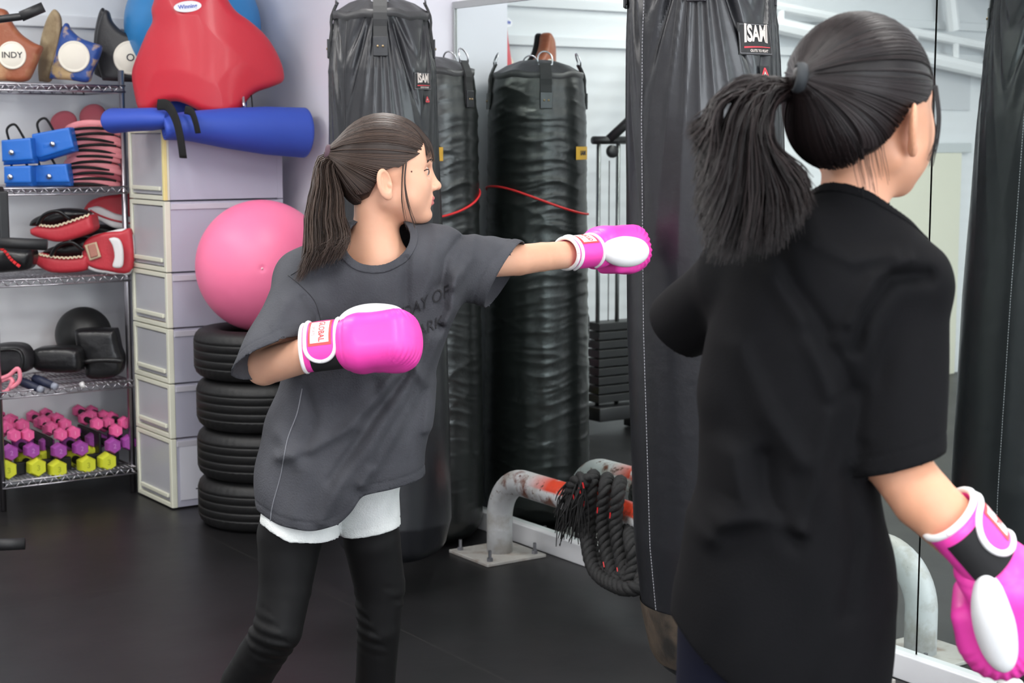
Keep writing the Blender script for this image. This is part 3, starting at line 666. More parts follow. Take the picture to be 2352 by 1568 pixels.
b=MB().tube(smoothpath([W(x,y,Y4(30,.08)-.02) for x,y in ((-30,812),(0,804),(40,804),(52,822),(50,848))],24),.012,8,flat=.6).build('rim',BLL,r_,True,mw=inv(r_))
PKR=mat('pink rubber',(240,140,158),.5)
rt=thing('hand_grip','pink looped hand grip at the left end of the fourth shelf','hand grip',W(20,895,Y4(20,.02)))
b=MB(); P=[W(x,y,Y4(20,.0)) for x,y in ((-10,898),(12,900),(28,880),(22,868),(-5,878))]; b.tube(smoothpath(P,24),.0085,10)
P=[W(x,y,Y4(20,-.005)) for x,y in ((-8,872),(20,862),(40,846),(46,862),(42,878),(24,890),(30,872))]; b.tube(smoothpath(P,30),.0085,10); b.build('loop',PKR,rt,True,mw=inv(rt))
NAVY=mat('navy grip',(32,38,62),.5); CLR=mat('clear plastic tip',(170,175,190),.25,alpha=.8)
for (a,b_,lab) in (((45,874),(98,896),'navy skipping handle with clear tip, nearer one'),((78,868),(130,889),'navy skipping handle with clear tip, farther one')):
    Yh=Y4(90,.0); A=W(*a,Yh+.03);B=W(*b_,Yh-.02); rt=thing('rope_handle',lab,'handle',A,group='navy handles on the fourth shelf'); rt['group']='navy handles on the fourth shelf'
    MB().tube([A,A+.25*(B-A),A+.85*(B-A)],[.016,.0185,.015],14).build('grip',NAVY,rt,True,mw=inv(rt)); MB().tube([A+.85*(B-A),B],[.0155,.013],14).build('tip',CLR,rt,True,mw=inv(rt))
c=W(190,884,Y4(190,.0)); o=MB().lathe([(.0002,.008),(.012,.008),(.014,.004),(.014,-.008),(.0002,-.008)],k=24).build('bottle_cap',WHL,None,True); o.matrix_world=Matrix.Translation(Vector(tuple(c)))@Matrix.Rotation(1.2,4,'Y'); tag(o,'small white bottle cap on the front of the fourth shelf','cap')
# ---- bottom shelf dumbbells in racks
DP=mat('pink neoprene',(240,100,160),.5,bump=.05,bs=200); DPU=mat('purple neoprene',(160,72,160),.5,bump=.05,bs=200); DY=mat('yellow neoprene',(208,212,52),.5,bump=.05,bs=200); RK=mat('black plastic rack',(18,18,20),.45)
def hexmb(r,l,m0):
    a=np.arange(6)/6*2*math.pi+math.pi/6; b=MB()
    rings=[(r*.80,0),(r*.93,l*.12),(r,l*.3),(r,l*.8),(r*.8,l)]
    V=[(q*math.cos(t),m0+y,q*math.sin(t)) for q,y in rings for t in a]
    Fc=[(i*6+j,i*6+(j+1)%6,(i+1)*6+(j+1)%6,(i+1)*6+j) for i in range(4) for j in range(6)]+[tuple(range(6))[::-1],tuple(24+j for j in range(6))]
    return b.add(V,Fc)
proto={}
def dumb(kind,px,py,md,lab):
    r,m,g,num={'y':(.040,DY,'yellow dumbbells','3'),'u':(.034,DPU,'purple dumbbells','2'),'p':(.0285,DP,'pink dumbbells','1')}[kind]
    p=WM(px,py,md); M=Matrix.Translation(Vector(tuple(p)))@ROOM.to_3x3().to_4x4()
    if kind not in proto:
        o=thing('dumbbell',lab,'dumbbell'); 
        l=r*1.5; gap=.10
        autosmooth(hexmb(r,l,0).build('hex_head',m,o),30); autosmooth(hexmb(r,l,l+gap).build('hex_head',m,o),30)
        MB().tube([(0,l-.002,0),(0,l+gap+.002,0)],r*.42,12).build('grip',BLKF,o,True)
        V,Fc=textmesh(num,r*.8,.02); mesh_obj('number',V,Fc,mat(kind+' number',{'y':(170,176,40),'u':(190,120,190),'p':(250,150,190)}[kind],.5),o,False,Matrix.Translation((0,-.0006,0))@RT)
        proto[kind]=o; o.matrix_world=M
    else: o=copytree(proto[kind],M)
    tag(o,lab,'dumbbell',g); return o
sets=[('y',[(21,1081,.03),(89,1075,.03),(137,1079,.03),(204,1069,.03),(251,1062,.03),(208,1046,.19),(112,1052,.19)]),
('u',[(27,1041,.05),(77,1036,.05),(140,1037,.05),(189,1031,.05),(264,1025,.05),(218,1012,.20),(2,1024,.2),(112,1022,.2),(300,1018,.05)]),
('p',[(36,1001,.07),(67,1000,.07),(143,999,.07),(173,995,.07),(270,990,.07),(18,984,.16),(56,978,.16),(122,984,.16),(153,976,.16),(226,974,.12),(252,972,.16),(290,972,.1),(25,968,.26),(105,969,.26),(136,964,.26),(212,956,.26),(242,957,.26)])]
def pos(px): return 'left' if px<90 else ('middle' if px<195 else 'right')
K={'y':'yellow','u':'purple','p':'pink'}
for k,L in sets:
    cnt={}
    for px,py,d in L:
        row='front' if d<.1 else ('second' if d<.22 else 'back'); g=(pos(px),row)
        same=sorted([q[0] for q in L if pos(q[0])==g[0] and ('front' if q[2]<.1 else ('second' if q[2]<.22 else 'back'))==row]); idx=same.index(px)
        w='' if len(same)==1 else (', left of them' if idx==0 else (', right of them' if idx==len(same)-1 else ', between the others'))
        dumb(k,px,py,SM0+d,'%s hex dumbbell in the %s row of the %s rack%s'%(K[k],row,g[0],w))
for i,(pa,pb) in enumerate(((0,70),(88,175),(203,285))):
    A=WM(pa,1070,SM0+.08)@NV; B=WM(pb,1070,SM0+.08)@NV
    rt=thing('dumbbell_rack','black plastic dumbbell rack on the bottom shelf, %s one'%('left','middle','right')[i],'dumbbell rack',group='dumbbell racks'); rt.matrix_world=ROOM
    for z,mm in ((top[0],.12),):
        rbx('base',A+.01,B-.01,SM0+.105,SM0+.13,top[0],top[0]+.05,RK,.004,rt)
        rbx('upright',(A+B)/2-.006,(A+B)/2+.006,SM0+.14,SM0+.40,top[0],top[0]+.13,RK,.004,rt)
# ================================================================ punching bags
BAGM=mat('grey black bag vinyl',(29,30,34),.33,bump=.12,bs=30,spec=.55); BAGG=mat('green black bag vinyl',(27,30,30),.30,bump=.15,bs=30,spec=.6)
WEB=mat('black webbing',(30,31,33),.6); RIV=mat('brass rivet',(150,130,100),.4,.8); STITCH=mat('grey stitching',(150,150,155),.7)
def bag(label,cx,cy,z0,z1,prof,m,folds,tilt=(0,0),strapdir=0.,seam=None,patches=None,chain=True,capc=None,strap_len=.13,group=None):
    # prof rows: height fraction from the top (0) to bottom (1), radius
    H=z1-z0; rt=thing('punching_bag',label,'punching bag',(cx,cy,z1),group=group)
    K=300;NZ=300
    t=np.linspace(0,1,NZ); th=np.arange(K)/K*2*math.pi; R=np.interp(t,*np.array(prof).T)
    # rounded bottom
    dz=(1-t)*H; R=R*np.sqrt(np.clip(1-((.05-np.minimum(dz,.05))/.05)**2,0,1)*.45+.55)
    Tt,Th=np.meshgrid(t,th,indexing='ij'); Zt=Tt*H; d=np.zeros_like(Tt)
    if 'v' in folds:
        a=folds['v']
        for k in range(4):
            c=strapdir+k*math.pi/2; u=(Th-c+math.pi)%(2*math.pi)-math.pi
            fan=u/(.22+np.minimum(Zt,.9)*1.1)   # creases fan out from the strap
            env=np.exp(-(Zt/.40)**1.5)*np.clip(Zt/.05,0,1)*np.exp(-(fan/1.0)**4)
            d+=a*env*(-np.abs(np.sin(fan*9.+.6*np.sin(fan*3+k)))**.7+.45)
            # deep swags either side of the strap
            for s in (-1,1):
                v=s*u-.22-Zt*1.6; d+=-a*2.0*np.exp(-(v/.055)**2)*np.clip(Zt/.04,0,1)*np.exp(-((Zt-.11)/.14)**2)*(s*u>0)
                v=s*u-.30-Zt*2.9; d+=-a*1.3*np.exp(-(v/.07)**2)*np.exp(-((Zt-.06)/.07)**2)*(s*u>0)
        d+=a*.10*np.sin(Th*17+np.sin(Zt*9)*2)*np.exp(-Zt/.6)
    if 'h' in folds:
        a=folds['h']
        for i,(fz,ft,ph,am) in enumerate(((74,1,.3,1.),(120,2,1.7,.8),(53,1,4.1,.8),(160,3,2.2,.5))):
            w=Zt*fz*.5+1.1*np.sin(Th*ft+ph+Zt*3.1)+.45*np.sin(Th*(ft+3)-Zt*6+ph)
            am_=np.clip(.55+.6*np.sin(Th*(ft+1)+Zt*5*(i+1)+ph*3),0,1)*am
            d+=a*am_*((1-np.abs(np.sin(w)))**2.2-.25)*np.clip(Zt/.12,0,1)*(1 if i!=2 else 1)
        d*=np.clip((H-Zt)/.08,0,1)*(.85-.35*np.clip((Zt-.7)/.4,0,1))
    if seam is not None:
        u=(Th-seam+math.pi)%(2*math.pi)-math.pi; d+=-.004*np.exp(-(u/.012)**2)
    Rr=R[:,None]+d
    def axis(z): return np.array([cx+tilt[0]*(z1-z),cy+tilt[1]*(z1-z)])
    zz=z1-Zt[:,0]; C=np.array([axis(z) for z in zz])
    V=np.stack([C[:,0][:,None]+Rr*np.cos(Th),C[:,1][:,None]+Rr*np.sin(Th),np.repeat(zz[:,None],K,1)],-1).reshape(-1,3)
    i=np.arange(NZ-1)[:,None]*K; j=np.arange(K); a_=i+j; b_=i+(j+1)%K; Q=np.stack([a_,a_+K,b_+K,b_],-1).reshape(-1,4)
    Fq=Q.tolist()+[[ (NZ-1)*K+q for q in range(K)][::-1]]
    body=mesh_obj('body',V,Fq,m,rt,True,inv(rt))
    # top cover: dome with rim flange
    r0=R[0]; prof2=[(r0+.003,-.022),(r0+.006,-.014),(r0+.007,.002),(r0-.006,.006),(r0*.72,.03),(r0*.4,.048),(.001,.055)]
    b=MB(); b.lathe(prof2,c=(cx,cy,z1),k=96); V=b.v[0]; thv=np.arctan2(V[:,1]-cy,V[:,0]-cx); rv=np.hypot(V[:,0]-cx,V[:,1]-cy); V[:,2]+=.004*np.sin(thv*4+1)*(rv/r0)**2+.003*np.sin(thv*9)*(rv/r0)
    b.build('top_cover',capc or mat('bag top vinyl',(50,50,52),.45,bump=.15,bs=40),rt,True,inv(rt))
    # straps, rings, chains
    hook=np.array([cx,cy,z1+.45])
    for k in range(4):
        a=strapdir+k*math.pi/2; o_=np.array([math.cos(a),math.sin(a),0]); w=np.array([-o_[1],o_[0],0])
        b=MB(); L=[]; 
        for z in np.linspace(.035,-strap_len,9): 
            rr=np.interp(max(-z,0)/H,t,R); L.append(np.array([cx,cy,z1+z])+o_*(rr+.003+(.004 if z>-.03 else 0)+(.0 if z<0 else -.5*z)))
        b.tube(smoothpath(L,20),.022,4,flat=.12,twist0=o_) if False else None
        V=[];n=len(L)
        for p in L:
            for s,q in ((-1,-.004),(1,-.004),(1,.004),(-1,.004)): V.append(p+w*s*.0215+o_*q)
        Fc=[(4*i+j,4*i+(j+1)%4,4*i+4+(j+1)%4,4*i+4+j) for i in range(n-1) for j in range(4)]+[(0,1,2,3),(4*n-1,4*n-2,4*n-3,4*n-4)]
        b.add(V,Fc); st=b.build('strap',WEB,rt,mw=inv(rt))
        pb=MB(); e=L[-1]
        pb.box(e*.0+(L[-3]+L[-1])/2+o_*.0035,(.023,.003,.030),M=np.stack([w,o_,[0,0,1]],1),bev=.002); 
        pp_=pb.build('strap_pad',BAGM,st); pp_.matrix_local=Matrix.Identity(4)
        rb=MB()
        for s in (-1,1): rb.lathe([(.0002,.0035),(.003,.003),(.0042,0)],c=(L[-3]+L[-1])/2+o_*.0065+w*s*.008,k=10,axis=np.stack([w,[0,0,1],o_],1))
        q_=rb.build('rivet',RIV,st,True); q_.matrix_local=Matrix.Identity(4)
        # D ring
        c=L[0]+o_*.003; ta=np.linspace(0,math.pi,14); P=[c+w*.0275*math.cos(x)+np.array([0,0,1])*(.030*math.sin(x)+.012)-o_*.012*math.sin(x) for x in ta]; P=[P[0]-[0,0,.018]]+P+[P[-1]-[0,0,.018]]; P=P+[P[0]]
        MB().tube(P,.0032,8).build('ring',CHROME,rt,True,mw=inv(rt))
        if chain:
            P0=c+np.array([0,0,.040]); n=int(np.linalg.norm(hook-P0)/.022); ch=MB()
            for i in range(n):
                p=P0+(hook-P0)*i/n; q=P0+(hook-P0)*(i+1.35)/n; ax=(q-p)/np.linalg.norm(q-p); sd=np.cross(ax,[0,0,1.] if i%2 else o_); sd/=np.linalg.norm(sd); mid=(p+q)/2; hl=np.linalg.norm(q-p)/2-.003
                ta=np.linspace(0,2*math.pi,12); ch.tube([mid+ax*hl*math.cos(x)+sd*.0065*math.sin(x) for x in ta],.0018,5,caps=False)
            ch.build('chain',CHROME,rt,True,mw=inv(rt))
    if chain:
        ch=MB().tube([hook,[cx,cy,CEIL-.02]],.006,8); ch.box([cx,cy,CEIL-.012],(.05,.05,.012)); ch.build('hanger',CHROME,rt,mw=inv(rt))
    def surf(az,dz_,off=0.):
        tt=dz_/H; rr=np.interp(tt,t,R); 
        i0=min(int(tt*(NZ-1)),NZ-1); j0=int((az%(2*math.pi))/(2*math.pi)*K)%K
        rr=Rr[i0,j0]*.25+rr*.75
        ax=axis(z1-dz_); return np.array([ax[0]+(rr+off)*math.cos(az),ax[1]+(rr+off)*math.sin(az),z1-dz_])
    return rt,surf,R
def wrap(surf,rt,az0,dz0,R0,parts,base):
    # parts: (name, verts2d, faces, offset, material); x grows to the viewer's right
    first=None
    for nm,V,Fc,off,m in parts:
        P=np.array([surf(az0+x/R0,dz0-y,off) for x,y in V[:,:2]]); par=rt if first is None else first
        o=mesh_obj(nm,P,Fc,m,par,False,inv(rt) if first is None else Matrix.Identity(4))
        if first is None: first=o
    return first
def rect2(w,h,nx=10,ny=4,c=(0,0)):
    V=np.array([[c[0]+w*(i/nx-.5),c[1]+h*(j/ny-.5)] for j in range(ny+1) for i in range(nx+1)]); Fc=[(j*(nx+1)+i,j*(nx+1)+i+1,(j+1)*(nx+1)+i+1,(j+1)*(nx+1)+i) for j in range(ny) for i in range(nx)]
    return V,Fc
def outline2(pts,w,closed=True):
    P=np.array(pts,float); n=len(P); V=[];Fc=[]
    for i in range(n if closed else n-1):
        a,b=P[i],P[(i+1)%n]; e=b-a; l=np.linalg.norm(e); e/=l; nn=np.array([-e[1],e[0]]); k=max(1,int(l/.006))
        for s in range(k+1):
            q=a+(b-a)*s/k; V+= [q+nn*w/2,q-nn*w/2]
        o=len(V)-2*(k+1)
        for s in range(k): Fc.append((o+2*s,o+2*s+1,o+2*s+3,o+2*s+2))
    return np.array(V),Fc
PATCH=mat('black label fabric',(42,42,43),.7); LOGW=mat('cream print',(215,205,198),.6); LOGR=mat('red print',(214,60,72),.5)
def logo(surf,rt,az,dz,R0,s=1.):
    parts=[('label_patch',)+rect2(.098*s,.066*s)+(.0035,PATCH)]
    V,Fc=textmesh('ISAMI',.036*s,.035); x=V[:,0]/(.045*s); V[:,1]=V[:,1]*(1.25+.25*x*x)+.010*s-.004*s*x*x*0; V[:,0]*=.82; parts.append(('lettering',V,Fc,.0050,LOGW))
    xs=np.linspace(-.036,.040,12)*s; ys=-.0150*s-.09*(xs-.004*s)**2/s*60*.11; 
    V=np.array([[a,b] for a,b in zip(xs,ys)]+[[a,b-.0035*s*(1-.6*i/11)] for i,(a,b) in enumerate(zip(xs,ys))]); parts.append(('red_swoosh',V,[(i,12+i,13+i,i+1) for i in range(11)],.0048,LOGR))
    V,Fc=textmesh('GUTS TO FIGHT',.0075*s,.03); V[:,1]-=.0245*s; V[:,0]+=.006*s; parts.append(('motto',V,Fc,.0048,LOGW))
    V,Fc=outline2([(-.046*s,-.030*s),(.046*s,-.030*s),(.046*s,.030*s),(-.046*s,.030*s)],.0008); parts.append(('stitching',V,Fc,.0045,STITCH))
    wrap(surf,rt,az,dz,R0,parts,None)
    dz2=dz+.070*s; ax=az+.018*s/R0
    parts=[('triangle_patch',)+rect2(.030*s,.030*s,4,4)+(.0035,PATCH)]
    tri=[(-.011*s,-.0095*s),(.011*s,-.0095*s),(0,.0105*s)]; V,Fc=outline2(tri,.0042*s); parts.append(('red_triangle',V,Fc,.0048,LOGR))
    V,Fc=textmesh('A',.011*s,.03); V[:,1]-=.001*s; parts.append(('lettering',V,Fc,.005,LOGW)); wrap(surf,rt,ax,dz2,R0,parts,None)
    return None
def az_of(cx,cy,off,R0):   # azimuth of a surface spot seen off metres to the right of the axis
    back=math.atan2(-cy,-cx); return back+math.asin(max(-.98,min(.98,off/R0)))
# bag one: hanging behind the girl in grey
Y1=5.27; c1=W(877,200,Y1); zt=float(W(877,27,Y1-.1)[2]); zb=float(W(900,1290,Y1-.1)[2])
st_az=math.atan2(-c1[1],-c1[0])-.02
rt,sf,_=bag('grey black punching bag hanging behind the girl in the grey shirt',c1[0],c1[1],zb,zt,[(0,.148),(.02,.152),(.10,.170),(.25,.176),(.5,.190),(.75,.196),(.93,.196),(1,.165)],BAGM,{'v':.010},tilt=(.012,0),strapdir=st_az,seam=st_az-.75)
D1=lambda py: zt-float(W(960,py,Y1-.12)[2])
logo(sf,rt,az_of(c1[0],c1[1],.127,.172),D1(186),.172,.80)
# bag three: the struck one
Y3b=4.05; c3=W(1607,60,Y3b); zt3=float(W(1600,-128,Y3b-.1)[2]); zb3=float(W(1560,1560,Y3b)[2]); 
tx,ty=NV[0]*.045,NV[1]*.045
st3=math.atan2(-c3[1],-c3[0])-.05
BAG3=dict(cx=c3[0],cy=c3[1])
rt3,sf3,_=bag('large grey black punching bag being struck by the pink glove',c3[0],c3[1],zb3,zt3,[(0,.165),(.03,.172),(.12,.184),(.22,.193),(.5,.203),(.8,.200),(.90,.185),(.96,.165),(1,.13)],BAGM,{'v':.012},tilt=(tx,ty),strapdir=st3,seam=None)
D3=lambda py: zt3-float(W(1740,py,Y3b-.14)[2])
logo(sf3,rt3,az_of(c3[0],c3[1],.128,.187),D3(90),.187,1.12)
az=az_of(c3[0],c3[1],-.150,.195)
b=MB(); 
P=[sf3(az,d,.0015) for d in np.arange(.13,zt3-zb3-.08,.008)]
for i in range(0,len(P)-1): b.tube([P[i],P[i]*.35+P[i+1]*.65],.0011,4)
b.build('seam_stitching',STITCH,rt3,mw=inv(rt3))
b=MB()
azr=math.atan2(NV[1],NV[0])-.35
P=[sf3(azr,d,.0015) for d in np.arange(.13,zt3-zb3-.08,.008)]
for i in range(0,len(P)-1): b.tube([P[i],P[i]*.35+P[i+1]*.65],.0011,4)
b.build('seam_stitching',STITCH,rt3,mw=inv(rt3))
# worn tape round the foot of the struck bag
WORN=mat('worn brown tape',(92,80,68),.5,c2=(40,38,36),ns=14,bump=.2)
H3=zt3-zb3; K=80; V=[];rows=6
for i in range(rows+1):
    for k in range(K): V.append(sf3(k/K*2*math.pi,H3-.20+.155*i/rows,.003))
mesh_obj('foot_tape',np.array(V),[(i*K+k,(i+1)*K+k,(i+1)*K+(k+1)%K,i*K+(k+1)%K) for i in range(rows) for k in range(K)],WORN,rt3,True,inv(rt3))
# bag two: standing against the mirror
c2=W(980,400,5.93); c2[2]=0
zt2=float(W(1060,163,5.9)[2])
mdir=math.atan2(-c2[1],-c2[0])
st2=math.atan2((NV@[0,1,0]),(NV@[1,0,0]))-.52-0*math.pi/2
rt2,sf2,_=bag('green black wrinkled punching bag standing on the floor against the mirror',c2[0],c2[1],0.004,zt2,[(0,.168),(.02,.175),(.1,.186),(.3,.190),(.6,.198),(.85,.204),(.95,.2),(1,.18)],BAGG,{'h':.0042},strapdir=az_of(c2[0],c2[1],.150,.18),chain=False,strap_len=.12)
# yellow label facing the mirror
R2v=c2-2*((NV@c2)-MIR)*NV; azv=math.atan2(-R2v[1],-R2v[0])+math.asin(.90); dv=np.array([math.cos(azv),math.sin(azv),0]); dv=dv-2*(NV@dv)*NV; azl=math.atan2(dv[1],dv[0])
Yr=float(R2v[1]); dzl=zt2-float(W(1335,351,Yr)[2])
V,Fc=textmesh('IMAI',.024,.03)
wrap(sf2,rt2,azl,dzl,.19,[('label_patch',)+rect2(.10,.048)+(.004,mat('yellow label',(206,160,50),.6)),('lettering',V,Fc,.0055,INKB)],None)
# red cord round the leaning bag
b=MB(); pts=[]
for k in range(0,61):
    az=azl+k/60*2*math.pi; 
    pts.append(az)
def cordz(az):
    p=sf2(az,.5,.006)[:2]-c2[:2]; u=p@np.array([1,0.]); v=p@NV[:2]; return float(W(1108,432,5.9)[2]) -.10*(1-(v+.19)/.38)*1.0+.02 -.10*max(0,-u/.19)*0
P=[]
zc=float(W(1106,430,5.95)[2])
for az in np.linspace(0,2*math.pi,100):
    p=sf2(az,.6,.0)[:2]-c2[:2]; v=float(p@NV[:2])/.195; s=float(p@MV[:2])/.195
    z=zc-.055*(1-v)-.03*max(0,-s)**2
    P.append(sf2(az,zt2-z,.0035))
tag(MB().tube(P,.0042,8,caps=False).build('red_cord',mat('red cord',(222,40,45),.5),None,True),'thin red cord looped round the punching bag at the mirror','cord')

# ================================================================ bench of bent pipe
def rust():
    m=mat('rusty white painted pipe',(206,206,208),.42,bump=.25,bs=40); nt=m.node_tree;L=nt.links;b=nt.nodes['Principled BSDF']; tc=nt.nodes.new('ShaderNodeTexCoord')
    def nz(sc,lo,hi,det=6,rg=.6):
        n=nt.nodes.new('ShaderNodeTexNoise'); n.inputs['Scale'].default_value=sc; n.inputs['Detail'].default_value=det; n.inputs['Roughness'].default_value=rg; L.new(tc.outputs['Object'],n.inputs['Vector']); r=nt.nodes.new('ShaderNodeMapRange'); r.inputs[1].default_value=lo;r.inputs[2].default_value=hi; L.new(n.outputs[0],r.inputs[0]); return r
    cur=None
    def lay(fac,col,prev):
        mx=nt.nodes.new('ShaderNodeMix'); mx.data_type='RGBA'; L.new(fac,mx.inputs[0])
        if prev is None: mx.inputs[6].default_value=lin((200,202,204))
        else: L.new(prev,mx.inputs[6])
        mx.inputs[7].default_value=lin(col); return mx.outputs[2]
    sx=nt.nodes.new('ShaderNodeSeparateXYZ'); L.new(tc.outputs['Object'],sx.inputs[0])
    zr=nt.nodes.new('ShaderNodeMapRange'); L.new(sx.outputs[2],zr.inputs[0]); zr.inputs[1].default_value=.20; zr.inputs[2].default_value=.25
    yr=nt.nodes.new('ShaderNodeMapRange'); L.new(sx.outputs[1],yr.inputs[0]); yr.inputs[1].default_value=3.35; yr.inputs[2].default_value=3.7
    mu=nt.nodes.new('ShaderNodeMath'); mu.operation='MULTIPLY'; L.new(zr.outputs[0],mu.inputs[0]); L.new(yr.outputs[0],mu.inputs[1])
    def mul(a,b_):
        q=nt.nodes.new('ShaderNodeMath'); q.operation='MULTIPLY'; L.new(a,q.inputs[0]); L.new(b_,q.inputs[1]); return q.outputs[0]
    c=lay(nz(9,.50,.62).outputs[0],(178,176,172),None)
    c=lay(mul(nz(5.5,.50,.56).outputs[0],mu.outputs[0]),(118,72,56),c)
    y2=nt.nodes.new('ShaderNodeMapRange'); L.new(sx.outputs[1],y2.inputs[0]); y2.inputs[1].default_value=4.48; y2.inputs[2].default_value=4.36
    z2=nt.nodes.new('ShaderNodeMapRange'); L.new(sx.outputs[2],z2.inputs[0]); z2.inputs[1].default_value=.292; z2.inputs[2].default_value=.30
    c=lay(mul(mul(mul(nz(4,.36,.40).outputs[0],y2.outputs[0]),z2.outputs[0]),mu.outputs[0]),(206,66,40),c)
    c=lay(mul(nz(34,.58,.66).outputs[0],mu.outputs[0]),(96,62,50),c)
    c=lay(nz(60,.72,.76,3).outputs[0],(60,58,55),c)
    L.new(c,b.inputs['Base Color']); return m
RUSTM=rust(); BN=3.165; mA=4.70;mB=3.07; pr=.046; zc_=.283; br=.15
rt=thing('pipe_bench','low rail of thick bent steel pipe bolted to the floor, white paint with rust','pipe rail'); rt.matrix_world=ROOM
P=[(BN,mA,.01),(BN,mA,.10)]+[(BN,mA-br+br*math.cos(a),zc_-br+br*math.sin(a)) for a in np.linspace(0,math.pi/2,14)]+[(BN,m,zc_) for m in np.linspace(mA-br-.1,mB+br+.1,16)]+[(BN,mB+br-br*math.sin(a),zc_-br+br*math.cos(a)) for a in np.linspace(0,math.pi/2,14)]+[(BN,mB,.10),(BN,mB,.01)]
MB().tube(P,pr,28).build('pipe',RUSTM,rt,True)
for m in (mA,mB):
    pl=MB().box((BN-.01,m,.006),(.125,.125,.006),bev=.003).build('base_plate',mat('rusty plate',(184,181,176),.5,c2=(134,112,96),ns=14,thr=(.5,.75),bump=.2),rt)
    for sx_ in (-1,1):
        for sy in (-1,1): b=MB(); b.tube([(BN-.01+sx_*.095,m+sy*.095,.01),(BN-.01+sx_*.095,m+sy*.095,.05)],.006,8); b.lathe([(.0002,.012),(.011,.012),(.012,0)],c=(BN-.01+sx_*.095,m+sy*.095,.012),k=6); b.build('anchor_bolt',STEEL,pl).matrix_local=Matrix.Identity(4)

# ================================================================ battle rope over the rail
ROPEM=mat('black rope',(30,30,31),.75,bump=.3,bs=220); 
rt=thing('battle_rope','thick black battle rope with red flecks looped over the pipe rail','rope',tuple(N(BN-.09,4.2,.0)))
def rope(b,pts,R=.022,pitch=.075,n=None):
    C=smoothpath(pts,n or max(30,int(len(pts)*14))); T=np.gradient(C,axis=0); T/=np.linalg.norm(T,axis=1)[:,None]; s=np.concatenate([[0],np.cumsum(np.linalg.norm(np.diff(C,axis=0),axis=1))])
    m=int(s[-1]/.008)+4; ss=np.linspace(0,s[-1],m); C=np.stack([np.interp(ss,s,C[:,i]) for i in range(3)],1); T=np.gradient(C,axis=0); T/=np.linalg.norm(T,axis=1)[:,None]
    u=np.array([1.,0.3,0]); U=[]
    for t in T: u=u-t*(u@t); u/=np.linalg.norm(u); U.append(u.copy())
    U=np.array(U); Wv=np.cross(T,U)
    for k in range(3):
        a=ss/pitch*2*math.pi+k*2*math.pi/3; b.tube(C+R*.52*(np.cos(a)[:,None]*U+np.sin(a)[:,None]*Wv),R*.56,8)
    return C
b=MB()
def rp(px,py,n): return WN(px,py,n)
nf=BN-.072; nb_=BN+.07
over=lambda px0,py0,px1,py1,m0: None
coils=[]
for k,(dx,ye) in enumerate(((0,1330),(32,1345),(62,1352))):
    P=[rp(1345+dx,1215,nb_+.0)*[1,1,1],rp(1352+dx,1130,nb_),rp(1362+dx,1097+k*6,BN+.02),rp(1362+dx,1095+k*7,BN-.03),rp(1358+dx,1120+k*6,nf-.004),rp(1352+dx,1200,nf-.01),rp(1362+dx,1270,nf-.02),rp(1385+dx*.9,ye-15,nf-.05),rp(1412+dx*.8,ye+2,nf-.06),rp(1445+dx*.4,ye-20,nf-.03),rp(1462,1270,nf)]
    C=rope(b,P); coils.append(C)
rope(b,[rp(1335,1140,nf-.0),rp(1346,1230,nf-.03),rp(1366,1310,nf-.07),rp(1420,1348,nf-.10),rp(1460,1352,nf-.09),rp(1490,1345,nf-.05)])
rope(b,[rp(1352,1108,nf-.02),rp(1332,1100,nf-.03),rp(1318,1118,nf-.035),rp(1306,1150,nf-.035)],R=.024)
rope(b,[rp(1440,1180,nb_-.01),rp(1448,1240,nf-.01),rp(1455,1300,nf-.03),rp(1440,1345,nf-.06)])
b.build('rope_coils',ROPEM,rt,True,mw=inv(rt))
S=[]
for i in range(170):
    base=rp(1318+rng.uniform(-14,22),1108+rng.uniform(-12,35),nf-.03+rng.uniform(-.02,.02)); end=base+np.array([rng.uniform(-.05,.02),rng.uniform(-.03,.02),-rng.uniform(.05,.17)]); mid=(base+end)/2+rng.uniform(-.014,.014,3)
    S.append(smoothpath([base,mid,end],7))
strands('frayed_end',S,np.linspace(.0035,.0014,7)[None],ROPEM,rt,4,inv(rt))
RC=mat('red cord',(222,40,45),.5)
for C in coils:
    for j in range(14,len(C)-10,23):
        p=C[j]; t=C[j+1]-C[j]; t/=np.linalg.norm(t); q=p-NV*.0225; dd=t+np.array([0,0,-.4]); dd/=np.linalg.norm(dd); MB().tube([q-dd*.008,q+dd*.010],.0024,5).build('red_fleck',RC,rt,mw=inv(rt))
for (x,y) in ((1338,1108),(1316,1135),(1330,1120)): q=rp(x,y,nf-.062); MB().tube([q,q+[.004,0,-.018]],.0026,5).build('red_fleck',RC,rt,mw=inv(rt))

# ================================================================ weight machine beyond the left edge, seen in the mirror
MBK=mat('black powder coated steel',(28,28,30),.4); MGR=mat('dark grip rubber',(32,32,34),.55)
rt=thing('weight_machine','black cable weight machine beyond the left edge, its grips reaching into the picture','exercise machine'); rt.matrix_world=ROOM
mm=6.45
def VM(px,py,m): p=WM(px,py,m); return 2*MIR-p@NV,p[2]
nA,zT=VM(1375,322,mm); nB,_=VM(1420,322,mm); nC,_=VM(1397,322,mm); _,zS=VM(1400,738,mm-.03)
for n in (nA,nB): MB().tube([(n,mm,.12),(n,mm,zT)],.011,12).build('guide_rod',mat('brushed steel rod',(120,124,124),.3,1),rt,True)
MB().tube([(nC,mm-.01,zS),(nC,mm-.01,zT-.10)],.003,6).build('cable',MBK,rt)
n0_,_=VM(1362,322,mm);n1_,_=VM(1440,322,mm)
MB().tube([(n0_,mm,zT),(n1_,mm,zT)],.020,12).build('top_bar',MBK,rt,True)
MB().tube([(nC-.0,mm,zT+.0),(nC-.16,mm-.02,zT+.13),(nC-.5,mm-.05,zT+.36)],.024,12).build('arm',MBK,rt,True)
